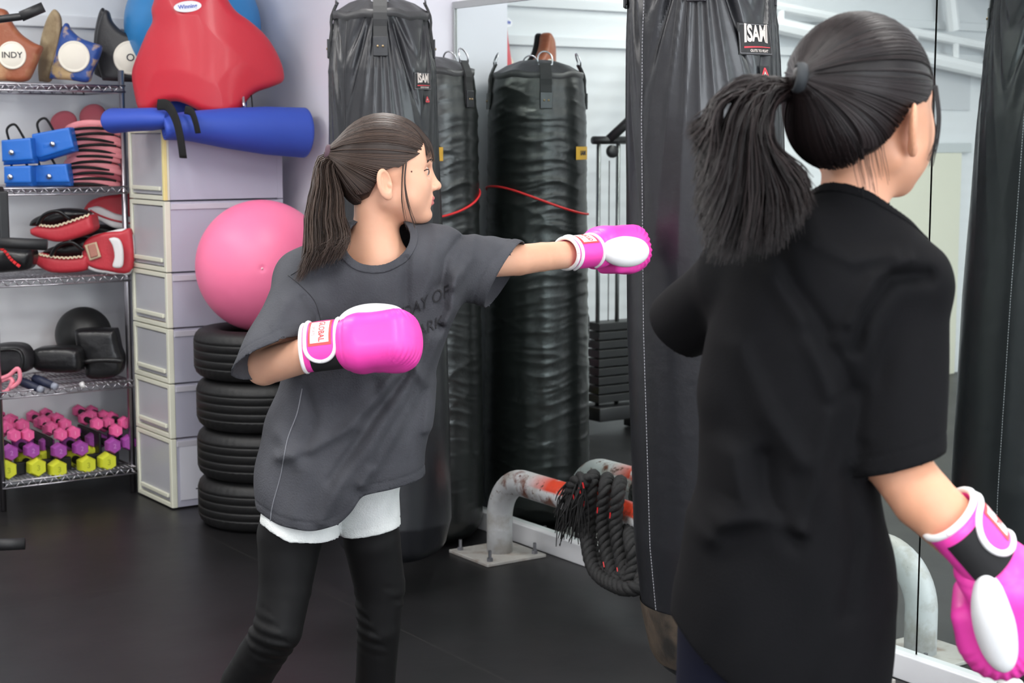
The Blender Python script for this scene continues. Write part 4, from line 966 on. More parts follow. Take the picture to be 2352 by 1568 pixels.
MB().lathe([(.0002,.012),(.03,.012),(.032,.006),(.027,0),(.032,-.006),(.03,-.012),(.0002,-.012)],c=(nC-.01,mm-.02,zT-.055),k=28,axis=np.array([[1,0,0],[0,0,1],[0,-1,0]])).build('pulley',MBK,rt,True)
b=MB(); hS=(zS-.15)/9
for k in range(9): b.box((nC-.06,mm,.15+hS*(k+.5)),(.15,.055,hS/2-.003),bev=.004)
b.build('weight_stack',mat('black iron plates',(26,27,28),.4),rt)
b=MB(); b.box((nC-.06,mm,.10),(.17,.09,.035),bev=.005); b.box((nC-.45,mm,.05),(.3,.05,.045),bev=.005); b.tube([(nC-.5,mm,.05),(nC-.5,mm,2.05)],.035,12); b.build('frame',MBK,rt,True)
nw,zw=VM(1450,607,mm); MB().lathe([(.045,.008),(.05,.006),(.05,-.006),(.045,-.008),(.043,0)],c=(nw-.02,mm-.06,zw),k=30,axis=np.array([[1,0,0],[0,0,1],[0,-1,0]]),closed=True).build('hand_wheel',CHROME,rt,True)
def rl(p): p=np.asarray(p); return (float(p@NV),float(p@MV),float(p[2]))
post=(nC-.5,mm)
for (a_,b2,cl,rr) in (((100,16),(48,38),(-140,62),.018),((108,562),(-30,556),(-200,540),.020),((57,1248),(-30,1252),(-220,1256),.020)):
    Ym=5.75 if a_[1]<1000 else 5.3
    A=rl(W(*a_,Ym));B=rl(W(*b2,Ym-.02));C=rl(W(*cl,Ym-.06))
    g=MB().tube([A,B],rr,16).build('grip',MGR,rt,True)
    MB().tube([(A[0]+(B[0]-A[0])*.9,A[1]+(B[1]-A[1])*.9,A[2]+(B[2]-A[2])*.9),B,C,(post[0],post[1]-.05,C[2])],rr*.72,12).build('arm',MBK,rt,True)
A=rl(W(6,438,5.75));B=rl(W(6,556,5.75)); MB().box(((A[0]+B[0])/2,(A[1]+B[1])/2,(A[2]+B[2])/2),(.018,.02,abs(A[2]-B[2])/2),bev=.006).build('pivot_plate',MBK,rt)
MB().tube([A,(A[0]-.2,A[1],A[2]),(post[0],post[1],A[2])],.015,10).build('arm',MBK,rt,True)
# small white bottle at the lower right
c=WN(2322,1536,3.2); o=thing('spray_bottle','small white plastic bottle standing by the mirror at the lower right corner','bottle',(c[0],c[1],0))
MB().lathe([(.0005,0),(.033,0),(.036,.006),(.036,c[2]-.05),(.03,c[2]-.03),(.016,c[2]-.02),(.016,c[2]-.012)],k=32).build('bottle_body',WHL,o,True); MB().lathe([(.0005,c[2]+.01),(.017,c[2]+.01),(.018,c[2]),(.018,c[2]-.014)],k=24).build('cap',WHITE,o,True)
# ================================================================ people
SKIN=mat('skin',(222,168,138),.5,sss=.1,c2=(228,176,148),ns=12,bump=.02,bs=400); SKIN2=mat('skin warm',(208,150,118),.5,sss=.1,c2=(214,158,128),ns=12,bump=.02,bs=400)
LIP=mat('lips',(204,116,112),.4); EYEW=mat('eye white',(196,188,184),.3); IRIS=mat('dark iris',(30,20,16),.2)
def hairmat(nm,a,b_,rough=.42):
    m=mat(nm,a,rough,spec=.28); nt=m.node_tree;L=nt.links;b=nt.nodes['Principled BSDF']; g=nt.nodes.new('ShaderNodeNewGeometry'); r=nt.nodes.new('ShaderNodeValToRGB'); r.color_ramp.elements[0].color=lin(a); r.color_ramp.elements[1].color=lin(b_); L.new(g.outputs['Random Per Island'],r.inputs[0]); L.new(r.outputs[0],b.inputs['Base Color']); return m
PINK=mat('hot pink glove leather',(252,72,182),.46,coat=.08,spec=.5,bump=.03,bs=60); GWH=mat('white glove leather',(240,240,240),.38,bump=.02,bs=80); HOOK=mat('black hook tape',(16,16,17),.8); LRED=mat('red label border',(230,80,80),.5); LWH=mat('white label',(235,232,232),.5)
def capchain(P,pts,k=.02):
    k=min(k,.05) if k>.03 else .004
    d=None
    for (a,ra),(b,rb) in zip(pts[:-1],pts[1:]):
        c=cap(P,a,b,ra,rb); d=c if d is None else smin(d,c,k)
    return d
# ---- head in its own frame: x forward, y to the left ear, z up, origin between the ears
def head_local(q):
    ay=np.abs(q[:,1]); s=np.stack([q[:,0],ay,q[:,2]],1).astype(np.float32)
    d=ell(q,(.000,0,.046),(.092,.076,.086))
    d=smin(d,ell(q,(.040,0,.004),(.054,.060,.082)),.03)
    d=smin(d,ell(q,(.050,0,-.038),(.044,.045,.048)),.025)
    d=smin(d,cap(s,(.005,.048,-.038),(.074,.012,-.070),.018,.015),.025)
    d=smin(d,ell(q,(.083,0,-.073),(.0155,.017,.014)),.012)
    d=smin(d,cap(s,(.060,.036,-.010),(.050,.040,-.030),.024),.03)
    d=smin(d,cap(s,(.082,.012,.040),(.070,.040,.038),.0115),.014)
    d=smin(d,ell(q,(.062,0,.060),(.030,.050,.034)),.02)
    e=ell(s,(.092,.031,.020),(.012,.016,.0095)); d=smax(d,-e,.012)
    d=smin(d,ell(s,(.0765,.031,.0195),(.0145,.0155,.0115)),.004)
    d=smin(d,cap(q,(.086,0,.030),(.1065,0,-.007),.0065,.0085),.011)
    d=smin(d,ell(q,(.1095,0,-.0115),(.0095,.009,.0085)),.006)
    d=smin(d,ell(s,(.1005,.0105,-.015),(.0095,.0062,.0065)),.005)
    d=smax(d,-ell(s,(.104,.006,-.0215),(.006,.0032,.004)),.003)
    d=smin(d,ell(q,(.084,0,-.040),(.0165,.024,.020)),.012)
    d=smin(d,ell(q,(.0925,0,-.0365),(.0125,.021,.0048)),.004)
    d=smin(d,ell(q,(.0915,0,-.0475),(.0120,.018,.0052)),.004)
    d=smax(d,-cap(s,(.103,0,-.0418),(.090,.022,-.0425),.0012),.002)
    d=smax(d,-ell(q,(.103,0,-.0575),(.006,.018,.004)),.008)
    # ears
    ca,sa=math.cos(.62),math.sin(.62)
    u=s-np.array([-.003,.0830,-.004],np.float32); R=np.array([[ca,-sa,0],[sa,ca,0],[0,0,1]],np.float32)
    v=u@R.T
    tl=v.copy(); tl[:,0]=v[:,0]+.18*v[:,2]
    ear=ell(tl,(0,0,.0),(.0190,.0060,.0315)); lobe=ell(tl,(.004,0,-.023),(.010,.0055,.010)); ear=smin(ear,lobe,.006)
    ear=smax(ear,-ell(tl,(.002,.0052,.004),(.0125,.0068,.021)),.003)
    ear=smin(ear,cap(tl,(-.004,.001,-.010),(-.005,.001,.010),.0022),.003)
    ear=smax(ear,-ell(tl,(.006,.004,-.004),(.006,.006,.008)),.003)
    ear=smin(ear,ell(tl,(.013,-.001,-.004),(.005,.005,.006)),.004)
    d=smin(d,ear,.004)
    return d
ZBX=[-.1,-.065,-.035,-.018,-.010,.022,.030,.055,.105]; ZBZ=[-.060,-.050,-.034,.0,.022,.032,.030,.045,.066]
def hair_local(q,grow=0.):
    d=ell(q,(-.003,0,.047),(.0985,.0835,.0925))
    d=smin(d,ell(q,(-.045,0,.002),(.046,.062,.054)),.03)
    d=smin(d,cap(q,(-.075,0,.050),(-.110,0,.056),.040,.014),.035)
    zb=np.interp(q[:,0],ZBX,ZBZ).astype(np.float32)
    return smax(d-grow,(zb-q[:,2])*.75,.010)
def hair_base(q): return smin(smin(ell(q,(-.003,0,.047),(.0985,.0835,.0925)),ell(q,(-.045,0,.002),(.046,.062,.054)),.03),cap(q,(-.075,0,.050),(-.110,0,.056),.040,.014),.035)
def lips_mask(vl): return (vl[:,0]>.088)&(np.abs(vl[:,1])<.019)&(vl[:,2]>-.0530)&(vl[:,2]<-.0335)&(vl[:,0]>.094-.0*vl[:,2])
def make_person(nm,label,ho,yaw,body_f,body_lo,body_hi,neck,skin,hm,tie_mat,zcut,loc,rollp=0.,tdir=(-1,0,.15)):
    rt=thing(nm,label,'person',loc); R=np.array((Matrix.Rotation(yaw,3,'Z')@Matrix.Rotation(rollp,3,'Y')))
    ho=np.asarray(ho,float)
    def tl(P): return ((P-ho)@R).astype(np.float32)
    def fh(P): return smin(head_local(tl(P)),neck(P),.022)
    lo=ho-[.14,.14,.14]; hi=ho+[.15,.15,.15]; lo[2]=zcut
    nb=[ho[0],ho[1]]; 
    v1,q1=surfnet(lambda P:smax(fh(P),(zcut+.004-P[:,2]),.002),lo-[.06,.05,0],hi+[.05,.05,0],.0024)
    v2,q2=surfnet(body_f,body_lo,body_hi,.008)
    V=np.vstack([v1,v2]); Q=np.vstack([q1,q2+len(v1)])
    body=mesh_obj('body',V,Q,[skin,LIP],rt,True,inv(rt))
    cen=tl(V[Q].mean(1)); mk=lips_mask(cen)&(np.arange(len(Q))<len(q1)); body.data.polygons.foreach_set('material_index',mk.astype(np.int32))
    HM=Matrix.LocRotScale(Vector(ho.tolist()),Matrix(R.tolist()).to_3x3(),None)
    # hair
    cp=sdf_obj('hair',hair_local,(-.135,-.10,-.10),(.115,.10,.155),.0035,hm,rt,inv(rt)@HM)
    tie=np.array([-.113,0,.0565])
    N1=3000; xs=rng.uniform(-.095,.104,N1); sg=np.where(rng.random(N1)<.5,-1,1); st=np.stack([xs,sg*.09,np.interp(xs,ZBX,ZBZ)-.002],1)
    fr=rng.random(N1)<.42; st[fr]=np.stack([np.full(fr.sum(),.11),rng.uniform(-.078,.078,fr.sum()),rng.uniform(.066,.092,fr.sum())],1)
    bk=rng.random(N1)<.30; nb_k=bk.sum(); st[bk]=np.stack([rng.uniform(-.10,-.055,nb_k),rng.uniform(-.062,.062,nb_k),rng.uniform(-.066,-.050,nb_k)],1)
    base=lambda q:smin(smin(ell(q,(-.003,0,.047),(.0985,.0835,.0925)),ell(q,(-.045,0,.002),(.046,.062,.054)),.03),cap(q,(-.075,0,.050),(-.110,0,.056),.040,.014),.035)
    tt=(np.linspace(0,1,16)**.9)[None,:,None]
    mid=st*.5+tie*.5; mid[:,1]+=st[:,1]*.55; mid[:,2]+=np.where(st[:,2]>.06,.085*np.clip(1-np.abs(st[:,1])/.10,0,1),-.004)
    P=(1-tt)**2*st[:,None]+2*tt*(1-tt)*mid[:,None]+tt**2*tie
    off=rng.uniform(.0002,.0016,(N1,1)).repeat(16,1).reshape(-1)
    P=project(base,P.reshape(-1,3),off).reshape(N1,16,3).astype(float)
    zb=np.interp(P[...,0],ZBX,ZBZ); 
    strands('hair_strands',P,np.linspace(.0010,.0006,16)[None]*rng.uniform(.6,1.3,(N1,1)),hm,cp,4,Matrix.Identity(4))
    tz=(R.T@np.asarray(tdir,float)); tz/=np.linalg.norm(tz); tx=np.cross([0,0,1.],tz); tx/=np.linalg.norm(tx); ty=np.cross(tz,tx)
    MB().lathe([(.0150,-.007),(.0180,-.0055),(.0192,0),(.0180,.0055),(.0150,.007),(.012,0)],c=tie+tz*.004,k=26,axis=np.stack([tx,ty,tz],1),closed=True).build('hair_tie',tie_mat,cp,True)
    # eyes
    for s in (-1,1):
        b=MB().lathe([(.0001,.0118),(.0055,.0104),(.0095,.007),(.0118,0),(.0095,-.007),(.0001,-.0118)],c=(.0803,s*.031,.0195),k=24,axis=np.array([[0,0,1],[0,1,0],[-1,0,0.]]))
        e=b.build('eye',EYEW,body,True,inv(rt)@HM); e.parent=body; e.matrix_local=body.matrix_local.inverted()@inv(rt)@HM
        MB().lathe([(.0001,.0123),(.0045,.0115),(.0068,.0101)],c=(.0803,s*.031,.0190),k=20,axis=np.array([[0,0,1],[0,1,0],[-1,0,0.]])).build('iris',IRIS,body,True).matrix_local=body.matrix_local.inverted()@inv(rt)@HM
        L=[np.array([.0895-.004*abs(u)**2*2-.003*max(u,0),s*(.031+.0150*u),.0222+.0014*(1-u*u)]) for u in np.linspace(-.75,1.15,12)]
        L=project(head_local,np.array(L),.0006).astype(float)
        MB().tube(L,.0013,6).build('eyelid_line',mat('dark brown lash line',(60,38,32),.6),body,True).matrix_local=body.matrix_local.inverted()@inv(rt)@HM
        S=[]
        for u in np.linspace(-1,1,46):
            p=np.array([.1,s*(.031+.019*u),.0405+.004*(1-u*u)-.001*u+rng.uniform(-.0016,.0016)]); S.append([p,p+[0,s*.003,.0008],p+[-.001,s*.006,.0004]])
        S=project(head_local,np.array(S).reshape(-1,3),.0006).reshape(-1,3,3).astype(float)
        strands('eyebrow',S,np.array([[.0005,.0005,.0002]]),hm,body,4).matrix_local=body.matrix_local.inverted()@inv(rt)@HM
    return rt,body,cp,HM,fh,R
# ---- gloves
def glove_mesh():
    def mitt(P):
        x=P[:,0]
        d=rbox(P,(.154,-.006,.005),(.071,.057,.048),.038)
        d=smin(d,ell(P,(.095,-.002,.0),(.045,.046,.043)),.035)
        d=smin(d,ell(P,(.185,-.006,-.018),(.045,.054,.044)),.03)
        d=smax(d,-cap(P,(.112,-.08,-.052),(.112,.08,-.052),.017),.02)
        d=smin(d,rbox(P,(.155,-.008,-.042),(.034,.046,.016),.015),.012)
        a=np.arctan2(P[:,2],x-.15); rr=np.clip((x-.165)/.03,0,1)*np.exp(-((P[:,1]-.045)/.016)**2)
        d=d-.0016*np.sin(a*34)*rr
        rr2=np.clip((x-.15)/.03,0,1)*np.exp(-((P[:,1]+.052)/.014)**2); d=d-.0010*np.sin(a*40)*rr2
        d=d+.0012*np.exp(-((x-.088)/.0025)**2)
        return d
    def thumb(P):
        d=ell(P,(.149,.050,-.009),(.053,.024,.034)); d=smin(d,ell(P,(.102,.046,-.002),(.034,.017,.022)),.04)
        return d
    A=surfnet(mitt,(.03,-.09,-.08),(.25,.08,.08),.0035); B=surfnet(thumb,(.04,.0,-.06),(.23,.10,.06),.003)
    return A,B
GA,GB=glove_mesh()
GT=mat('thumb stitching',(240,110,180),.5)
def cyl(phi,x,r): return np.array([x,r*1.07*math.cos(phi),r*.80*math.sin(phi)])
def glove(parent,origin,X,T,B,label,flip=False,bend=0.,ts=1.):
    X=np.asarray(X,float)/np.linalg.norm(X); T=np.asarray(T,float); T-=X*(X@T); T/=np.linalg.norm(T); Bn=np.asarray(B,float); Bn=Bn-X*(X@Bn)-T*(T@Bn); Bn/=np.linalg.norm(Bn)
    M=basis(X,T,Bn,origin)
    MBd=Matrix.Translation((.075,0,0))@Matrix.Rotation(bend,4,'Y')@Matrix.Translation((-.075,0,0))
    cf=MB(); prof=[]
    for x,r in ((.0,.0465),(.012,.0460),(.04,.0450),(.065,.0450),(.085,.041)): prof.append((x,r))
    th=np.linspace(0,2*math.pi,56,endpoint=False); V=[];F_=[]
    P2=prof+[(x,r-.007) for x,r in prof[::-1]]
    for x,r in P2: V+=[cyl(t,x,r) for t in th]
    n=len(P2); F_=[(i*56+j,i*56+(j+1)%56,((i+1)%n)*56+(j+1)%56,((i+1)%n)*56+j) for i in range(n) for j in range(56)]
    g=cf.add(V,F_).build('boxing_glove',PINK,parent,True,inv(parent)@M); g['label']=label
    I4=Matrix.Identity(4)
    o=mesh_obj('mitt',GA[0],GA[1],PINK,g,True,MBd); o=mesh_obj('thumb',GB[0],GB[1],GWH,g,True,MBd@Matrix.Diagonal((1,1,ts,1))); o['label']='white thumb panel'
    MB().tube([cyl(t,0.,.0445) for t in np.linspace(0,2*math.pi,50)],.0045,10,caps=False).build('cuff_piping',GWH,g,True,I4)
    f=(lambda p:math.pi-p) if flip else (lambda p:p)
    d2=math.radians
    # strap with a rounded end
    x0,x1=.010,.072; a0,a1=d2(-75),d2(140); rS=.0475; xm=(x0+x1)/2; hw=(x1-x0)/2
    def half(a):  # half width at angle a, rounded towards a1
        e=(a1-a)*rS/hw; return hw*(1 if e>=1 else math.sqrt(max(0,1-(1-e)**2)))
    na=60; nx=10; V=[];Fc=[]
    As=np.concatenate([np.linspace(a0,a1-hw/rS,40),a1-hw/rS*(1-np.sin(np.linspace(0,math.pi/2,20)[1:]))])
    for a in As:
        h=half(a)
        for k in range(nx+1): V.append(cyl(f(a),xm+h*(2*k/nx-1),rS+.0012*math.sin(math.pi*k/nx)))
    for i in range(len(As)-1):
        for k in range(nx): Fc.append((i*(nx+1)+k,i*(nx+1)+k+1,(i+1)*(nx+1)+k+1,(i+1)*(nx+1)+k))
    mesh_obj('wrist_strap',np.array(V),Fc,PINK,g,True,I4)
    L=[cyl(f(a),xm-half(a),rS+.0008) for a in As]+[cyl(f(a),xm+half(a),rS+.0008) for a in As[::-1]]
    MB().tube(L,.0042,8).build('strap_piping',GWH,g,True,I4)
    # hook band
    V=[];As2=np.linspace(a1-.7,d2(200),16)
    for a in As2:
        for k in range(5): V.append(cyl(f(a),.016+.062*k/4,.0466))
    mesh_obj('hook_band',np.array(V),[(i*5+k,i*5+k+1,i*5+6+k,i*5+5+k) for i in range(15) for k in range(4)],HOOK,g,True,I4)
    # label
    def patch(nm,xa,xb,pa,pb,off,m,n=10):
        V=[cyl(f(pa+(pb-pa)*i/n),xa+(xb-xa)*j,rS+off+.0010) for i in range(n+1) for j in (0,1)]
        return mesh_obj(nm,np.array(V),[(2*i,2*i+1,2*i+3,2*i+2) for i in range(n)],m,g,True,I4)
    patch('label_border',.017,.064,d2(30),d2(102),.0008,LRED); patch('label_patch',.0215,.0595,d2(36),d2(96),.0013,LWH)
    for s_,sz,xc,m_,bo in (('GLOBAL',.0122,.0440,LRED,.03),('SPORTS',.0062,.0275,mat('faded pink print',(236,150,150),.6),.02)):
        V,Fc=textmesh(s_,sz,bo); V[:,1]*=1.35
        sgn=1
        P=np.array([cyl(f(d2(66)+v[0]/rS*1.0),xc+v[1]*(1),rS+.0026) for v in V]); mesh_obj('lettering',P,Fc,m_,g,False,I4)
    return g,M
def sh_fold(P,lines,Yf):
    d=np.zeros(len(P),np.float32)
    for pts,amp,w in lines:
        Q=[W(x,y,Yf)[[0,2]] for x,y in pts]; best=np.full(len(P),1e9,np.float32)
        for a,b in zip(Q[:-1],Q[1:]):
            e=(b-a).astype(np.float32); u=P[:,[0,2]]-a.astype(np.float32); t=np.clip((u@e)/(e@e),0,1); best=np.minimum(best,((u-t[:,None]*e)**2).sum(1))
        d+=1.9*amp*np.exp(-best/(w*w))
    return d
def secs(rows,Y):
    out=[]
    for py,L,R,cy,ry in rows:
        a=W(L,py,Y);b=W(R,py,Y); out.append((a[2],(a[0]+b[0])/2,Y+cy,(b[0]-a[0])/2,ry))
    return out
def lowpoint(px,Y,z): return np.array([(px-1176)/F*Y,Y,z])

# ================= girl in grey
G=3.45
S1=secs([(522,815,925,0,.045),(545,785,965,0,.070),(575,720,1010,0,.095),(620,680,1045,0,.112),(700,662,1043,0,.125),(800,658,1010,0,.132),(880,650,996,0,.137),(960,606,990,0,.14),(1050,588,980,0,.143),(1120,588,974,0,.146),(1260,590,972,0,.146)],G)
slR=(W(712,640,3.42),W(636,822,3.255)); slL=(W(985,592,3.47),W(1158,632,3.57))
cutR0=W(629,828,3.26); cutRn=np.array([.50,-.46,-.78]);cutRn/=np.linalg.norm(cutRn)
cutL0=W(1155,635,3.57); cutLn=np.array([.86,-.16,-.46]);cutLn/=np.linalg.norm(cutLn)
FR=[([(1045,640),(1036,720),(991,814),(900,996),(833,1106)],.010,.014),([(990,780),(955,850),(856,1015),(781,1114),(740,1190)],.008,.016),([(905,862),(813,972),(718,1027),(640,1050)],.007,.013),
 ([(1010,760),(930,935),(860,1060)],-.006,.010),([(940,850),(830,1000),(760,1100)],-.005,.011),([(930,600),(930,700),(915,760)],-.005,.010),([(1000,560),(985,640),(960,700)],.004,.012),([(700,900),(720,960),(700,1040)],-.005,.012),([(640,1000),(700,1080),(680,1180)],.005,.018),
 ([(700,680),(730,720),(738,800)],-.003,.006),([(1050,560),(1020,600),(1010,660)],-.005,.009),([(1085,560),(1080,600),(1040,660)],.004,.012),([(860,880),(870,930),(840,960)],-.005,.016),([(665,690),(650,730),(668,760)],.004,.014),([(955,850),(985,900),(975,1000)],.004,.012)]
hole_c=W(868,552,3.40).astype(np.float32); hM=np.array(Matrix.Rotation(-.25,3,'Y'))
def hole(P): return ell(P,hole_c,(.069,.11,.056),hM)
def shirt1b(P,ext=0.):
    d=loft(P,S1,2,2.3)
    sh_=cap(P,W(800,570,G),W(700,640,3.43),.045,.060); d=smin(d,sh_,.05); d=smin(d,cap(P,W(920,560,G),W(1000,592,3.47),.04,.066),.05)
    a=cap(P,slR[0],slR[0]+(slR[1]-slR[0])*1.35,.062,.076); a=np.maximum(a,(P-cutR0.astype(np.float32))@cutRn.astype(np.float32)-ext); d=smin(d,a,.03)
    a=cap(P,slL[0],slL[0]+(slL[1]-slL[0])*1.35,.062,.086); a=np.maximum(a,(P-cutL0.astype(np.float32))@cutLn.astype(np.float32)-ext); d=smin(d,a,.035)
    d=d-sh_fold(P,FR,3.32)
    x,z=P[:,0],P[:,2]
    d=d-.0022*np.sin(x*38+z*21+np.sin(z*17)*1.3)-.0015*np.sin(x*70-z*35+2*np.sin(x*20))
    zh=zhem(P)
    st=.0018*np.exp(-((z-zh-.019)/.0022)**2)*(z<1.0)
    st=st+.0018*np.exp(-((cR(P)+.022)/.0022)**2)*(capR(P)<.02)+.0018*np.exp(-((cL(P)+.022)/.0022)**2)*(capL(P)<.02)
    return d+st
def shirt1(P): return shirt1b(P)
hx=[W(x,y,3.33)[[0,2]] for x,y in ((560,1185),(592,1190),(640,1205),(720,1215),(780,1199),(812,1168),(832,1134),(900,1124),(957,1116),(1000,1112))]; hx=np.array(hx)
def zhem(P): return np.interp(P[:,0],hx[:,0],hx[:,1]).astype(np.float32)
cR=lambda P:(P-cutR0.astype(np.float32))@cutRn.astype(np.float32)
cL=lambda P:(P-cutL0.astype(np.float32))@cutLn.astype(np.float32)
capR=lambda P: cap(P,slR[0],slR[0]+(slR[1]-slR[0])*1.35,.062,.076); capL=lambda P:cap(P,slL[0],slL[0]+(slL[1]-slL[0])*1.35,.062,.086)
def closed1(P): return np.maximum(np.maximum(shirt1b(P),zhem(P)-P[:,2]),-hole(P))
def farR(P): return np.where(capR(P)<.02,cR(P),9.)
def farL(P): return np.where(capL(P)<.02,cL(P),9.)
SHM=mat('washed charcoal cotton',(56,57,62),.9,spec=.2,c2=(84,85,90),ns=5,bump=.25,bs=260,thr=(.3,.75)); SEAM=mat('washed seam grey',(126,128,134),.85)
LEGM=mat('black leggings',(10,10,11),.6,bump=.05,bs=40,spec=.25)
legR=[(W(690,1130,3.42),.074),(W(666,1230,3.42),.070),(W(655,1350,3.40),.056),(W(638,1445,3.38),.052),(W(596,1510,3.42),.050),(W(562,1568,3.46),.051),(W(520,1660,3.50),.046),(W(478,1790,3.54),.030)]
aR=lowpoint(468,3.56,.07); legR.append((aR,.028))
legL=[(W(838,1130,3.46),.060),(W(854,1240,3.48),.062),(W(872,1345,3.50),.056),(W(870,1440,3.50),.047),(W(862,1568,3.53),.044),(W(858,1700,3.56),.040),(W(856,1790,3.58),.029)]
aL=lowpoint(856,3.60,.07); legL.append((aL,.028))
elR=W(606,842,3.30); wrR=W(735,806,3.20); elL=W(1190,597,3.62); wrL=W(1322,583,3.765)
def body1(P):
    d=capchain(P,[(W(868,600,G),.036),(W(850,680,G),.080),(W(820,800,G),.088),(W(760,1000,G),.080),(W(755,1090,G),.080)],.05)
    d=smin(d,capchain(P,[(W(850,640,G),.04),(W(720,645,3.42),.045),(elR,.038),(wrR,.034)],.02),.03)
    d=smin(d,capchain(P,[(W(870,640,G),.04),(W(1000,600,3.48),.042),(elL,.0345),(W(1245,590,3.68),.0325),(wrL,.031)],.02),.03)
    d=smin(d,capchain(P,[(p,r-.006) for p,r in legR],.02),.03); d=smin(d,capchain(P,[(p,r-.006) for p,r in legL],.02),.03)
    for a,dx in ((aR,.17),(aL,.17)):
        f0=a+[-.02,0,-.040]; f1=a+[dx*.95,-.05,-.052]; q=cap(P,f0,f1,.030,.018); q=np.maximum(q,.004-P[:,2]); d=smin(d,q,.02)
    return d
neck1=lambda P: smin(smin(capchain(P,[(W(868,440,G),.050),(W(864,520,G),.0470),(W(868,600,G),.056),(W(868,680,G-.005),.075)],.02),cap(P,W(850,552,G+.012),W(740,640,G+.01),.034,.034),.035),cap(P,W(880,610,G-.012),W(960,650,G),.040,.05),.04)
HAIR1=hairmat('brown hair',(40,31,28),(80,65,57),.42)
# head lean: profile facing right
ho1=W(884,415,G)
p1,b1,hair1,HM1,fh1,R1=make_person('person','girl in a washed grey t-shirt and white shorts punching the black bag with pink gloves',ho1,math.radians(6),body1,W(400,1600,3.0)*[1,0,0]+[0,3.0,0],np.array([.42,3.95,1.32]),neck1,SKIN,HAIR1,mat('mauve hair tie',(84,62,72),.8),float(W(866,640,G)[2]),(-.35,3.5,0))
ts=garment('t_shirt',closed1,lambda P:shirt1b(P,.012),[farR,farL,lambda P:zhem(P)-P[:,2],hole],np.array([-.62,3.10,.66]),np.array([.10,3.74,1.34]),.0042,SHM,p1)
def collar(P):
    o=shirt1(P)-.0032; d=np.maximum(o,-(o+.0075)); h=hole(P); return np.maximum(np.maximum(d,-h-.001),h-.0155)
co=sdf_obj('collar',collar,hole_c-[.10,.13,.09],hole_c+[.10,.13,.09],.0024,SHM,p1,inv(p1))
def seamline(nm,pts,m,parent,f=shirt1,y0=3.0,y1=3.6,r=.0011,off=.001,dash=False,lift=.002):
    L=smoothpath([(x,y,0) for x,y in pts],max(12,len(pts)*8)); P=[]
    for x,y,_ in L:
        p=cast(f,x,y,y0,y1); P.append(p+[0,-lift*.4,0])
    return MB().tube(P,r,6).build(nm,m,parent,True,mw=inv(parent))
seamline('shoulder_seam',[(662,632),(690,655),(722,690),(737,735),(738,760)],mat('dark seam',(44,45,50),.85),p1)
seamline('side_seam',[(694,892),(682,950),(660,1010),(645,1090),(626,1160),(621,1196)],SEAM,p1)
seamline('shoulder_top_seam',[(795,545),(750,570),(700,610),(668,632)],mat('dark seam',(44,45,50),.85),p1)
# raised lettering on the chest
DKP=mat('dark chest print',(30,30,34),.8)
for s_,a,b_,sz in (('DAY OF',(925,722),(1030,668),.040),('DARK',(938,772),(1018,736),.036)):
    V,Fc=textmesh(s_,1.,.0,'LEFT',1); w_=V[:,0].max(); P=[]
    for v in V:
        t=v[0]/w_; x=a[0]+(b_[0]-a[0])*t; y=a[1]+(b_[1]-a[1])*t-v[1]*sz*1050*1.0
        P.append((x,y))
    g_=[cast(shirt1,x,y,3.1,3.6,60) for x,y in P]; o=mesh_obj('lettering',np.array(g_)+[0,-.0035,0],Fc,DKP,ts,False); o.matrix_local=Matrix.Identity(4)
# shorts
SHO=mat('light grey jersey',(214,218,216),.85,c2=(228,231,229),ns=20,bump=.3,bs=300)
def shorts(P):
    a=cap(P,W(702,1090,3.43),W(678,1300,3.40),.076,.094); b=cap(P,W(840,1090,3.46),W(852,1290,3.48),.070,.069)
    za=np.interp(P[:,0],[W(575,1,3.3)[0],W(640,1,3.3)[0],W(776,1,3.3)[0]],[W(575,1222,3.31)[2],W(640,1250,3.31)[2],W(776,1259,3.31)[2]]).astype(np.float32)
    zb_=np.interp(P[:,0],[W(785,1,3.4)[0],W(917,1,3.4)[0]],[W(785,1236,3.42)[2],W(917,1216,3.42)[2]]).astype(np.float32)
    a=a-.003*np.sin(P[:,0]*60+P[:,2]*20); o=smin(np.maximum(a,za-P[:,2]),np.maximum(b,zb_-P[:,2]),.006)
    pel=ell(P,W(765,1070,3.45),(.150,.105,.085)); o=smin(o,pel,.03)
    d=o
    d=d+.0012*np.exp(-((P[:,2]-za-.018)/.002)**2)*(P[:,0]<W(778,1,3.4)[0])+.0012*np.exp(-((P[:,2]-zb_-.018)/.002)**2)*(P[:,0]>=W(778,1,3.4)[0])
    return d
sdf_obj('shorts',shorts,np.array([-.60,3.25,.55]),np.array([-.20,3.62,.85]),.0042,SHO,p1,inv(p1))
def leggings(P):
    d=np.minimum(capchain(P,legR,.02),capchain(P,legL,.02)); z=P[:,2]
    kn=np.exp(-((z-W(640,1450,3.4)[2])/.06)**2); d=d-.0022*kn*np.sin(z*230+P[:,0]*60)*(np.sin(P[:,0]*37+z*20)>-.2)
    return np.maximum(d,.075-z)
sdf_obj('leggings',leggings,np.array([-.78,3.28,.06]),np.array([-.18,3.72,.80]),.005,LEGM,p1,inv(p1))
# mole
mp_=cast(fh1,945,394,3.3,3.5); MB().lathe([(.0001,.0008),(.0016,.0005),(.002,-.0006)],c=mp_,k=12,axis=np.array([[1,0,0],[0,0,-1],[0,1,0]])).build('mole',mat('mole brown',(88,52,44),.7),p1,True,mw=inv(p1))
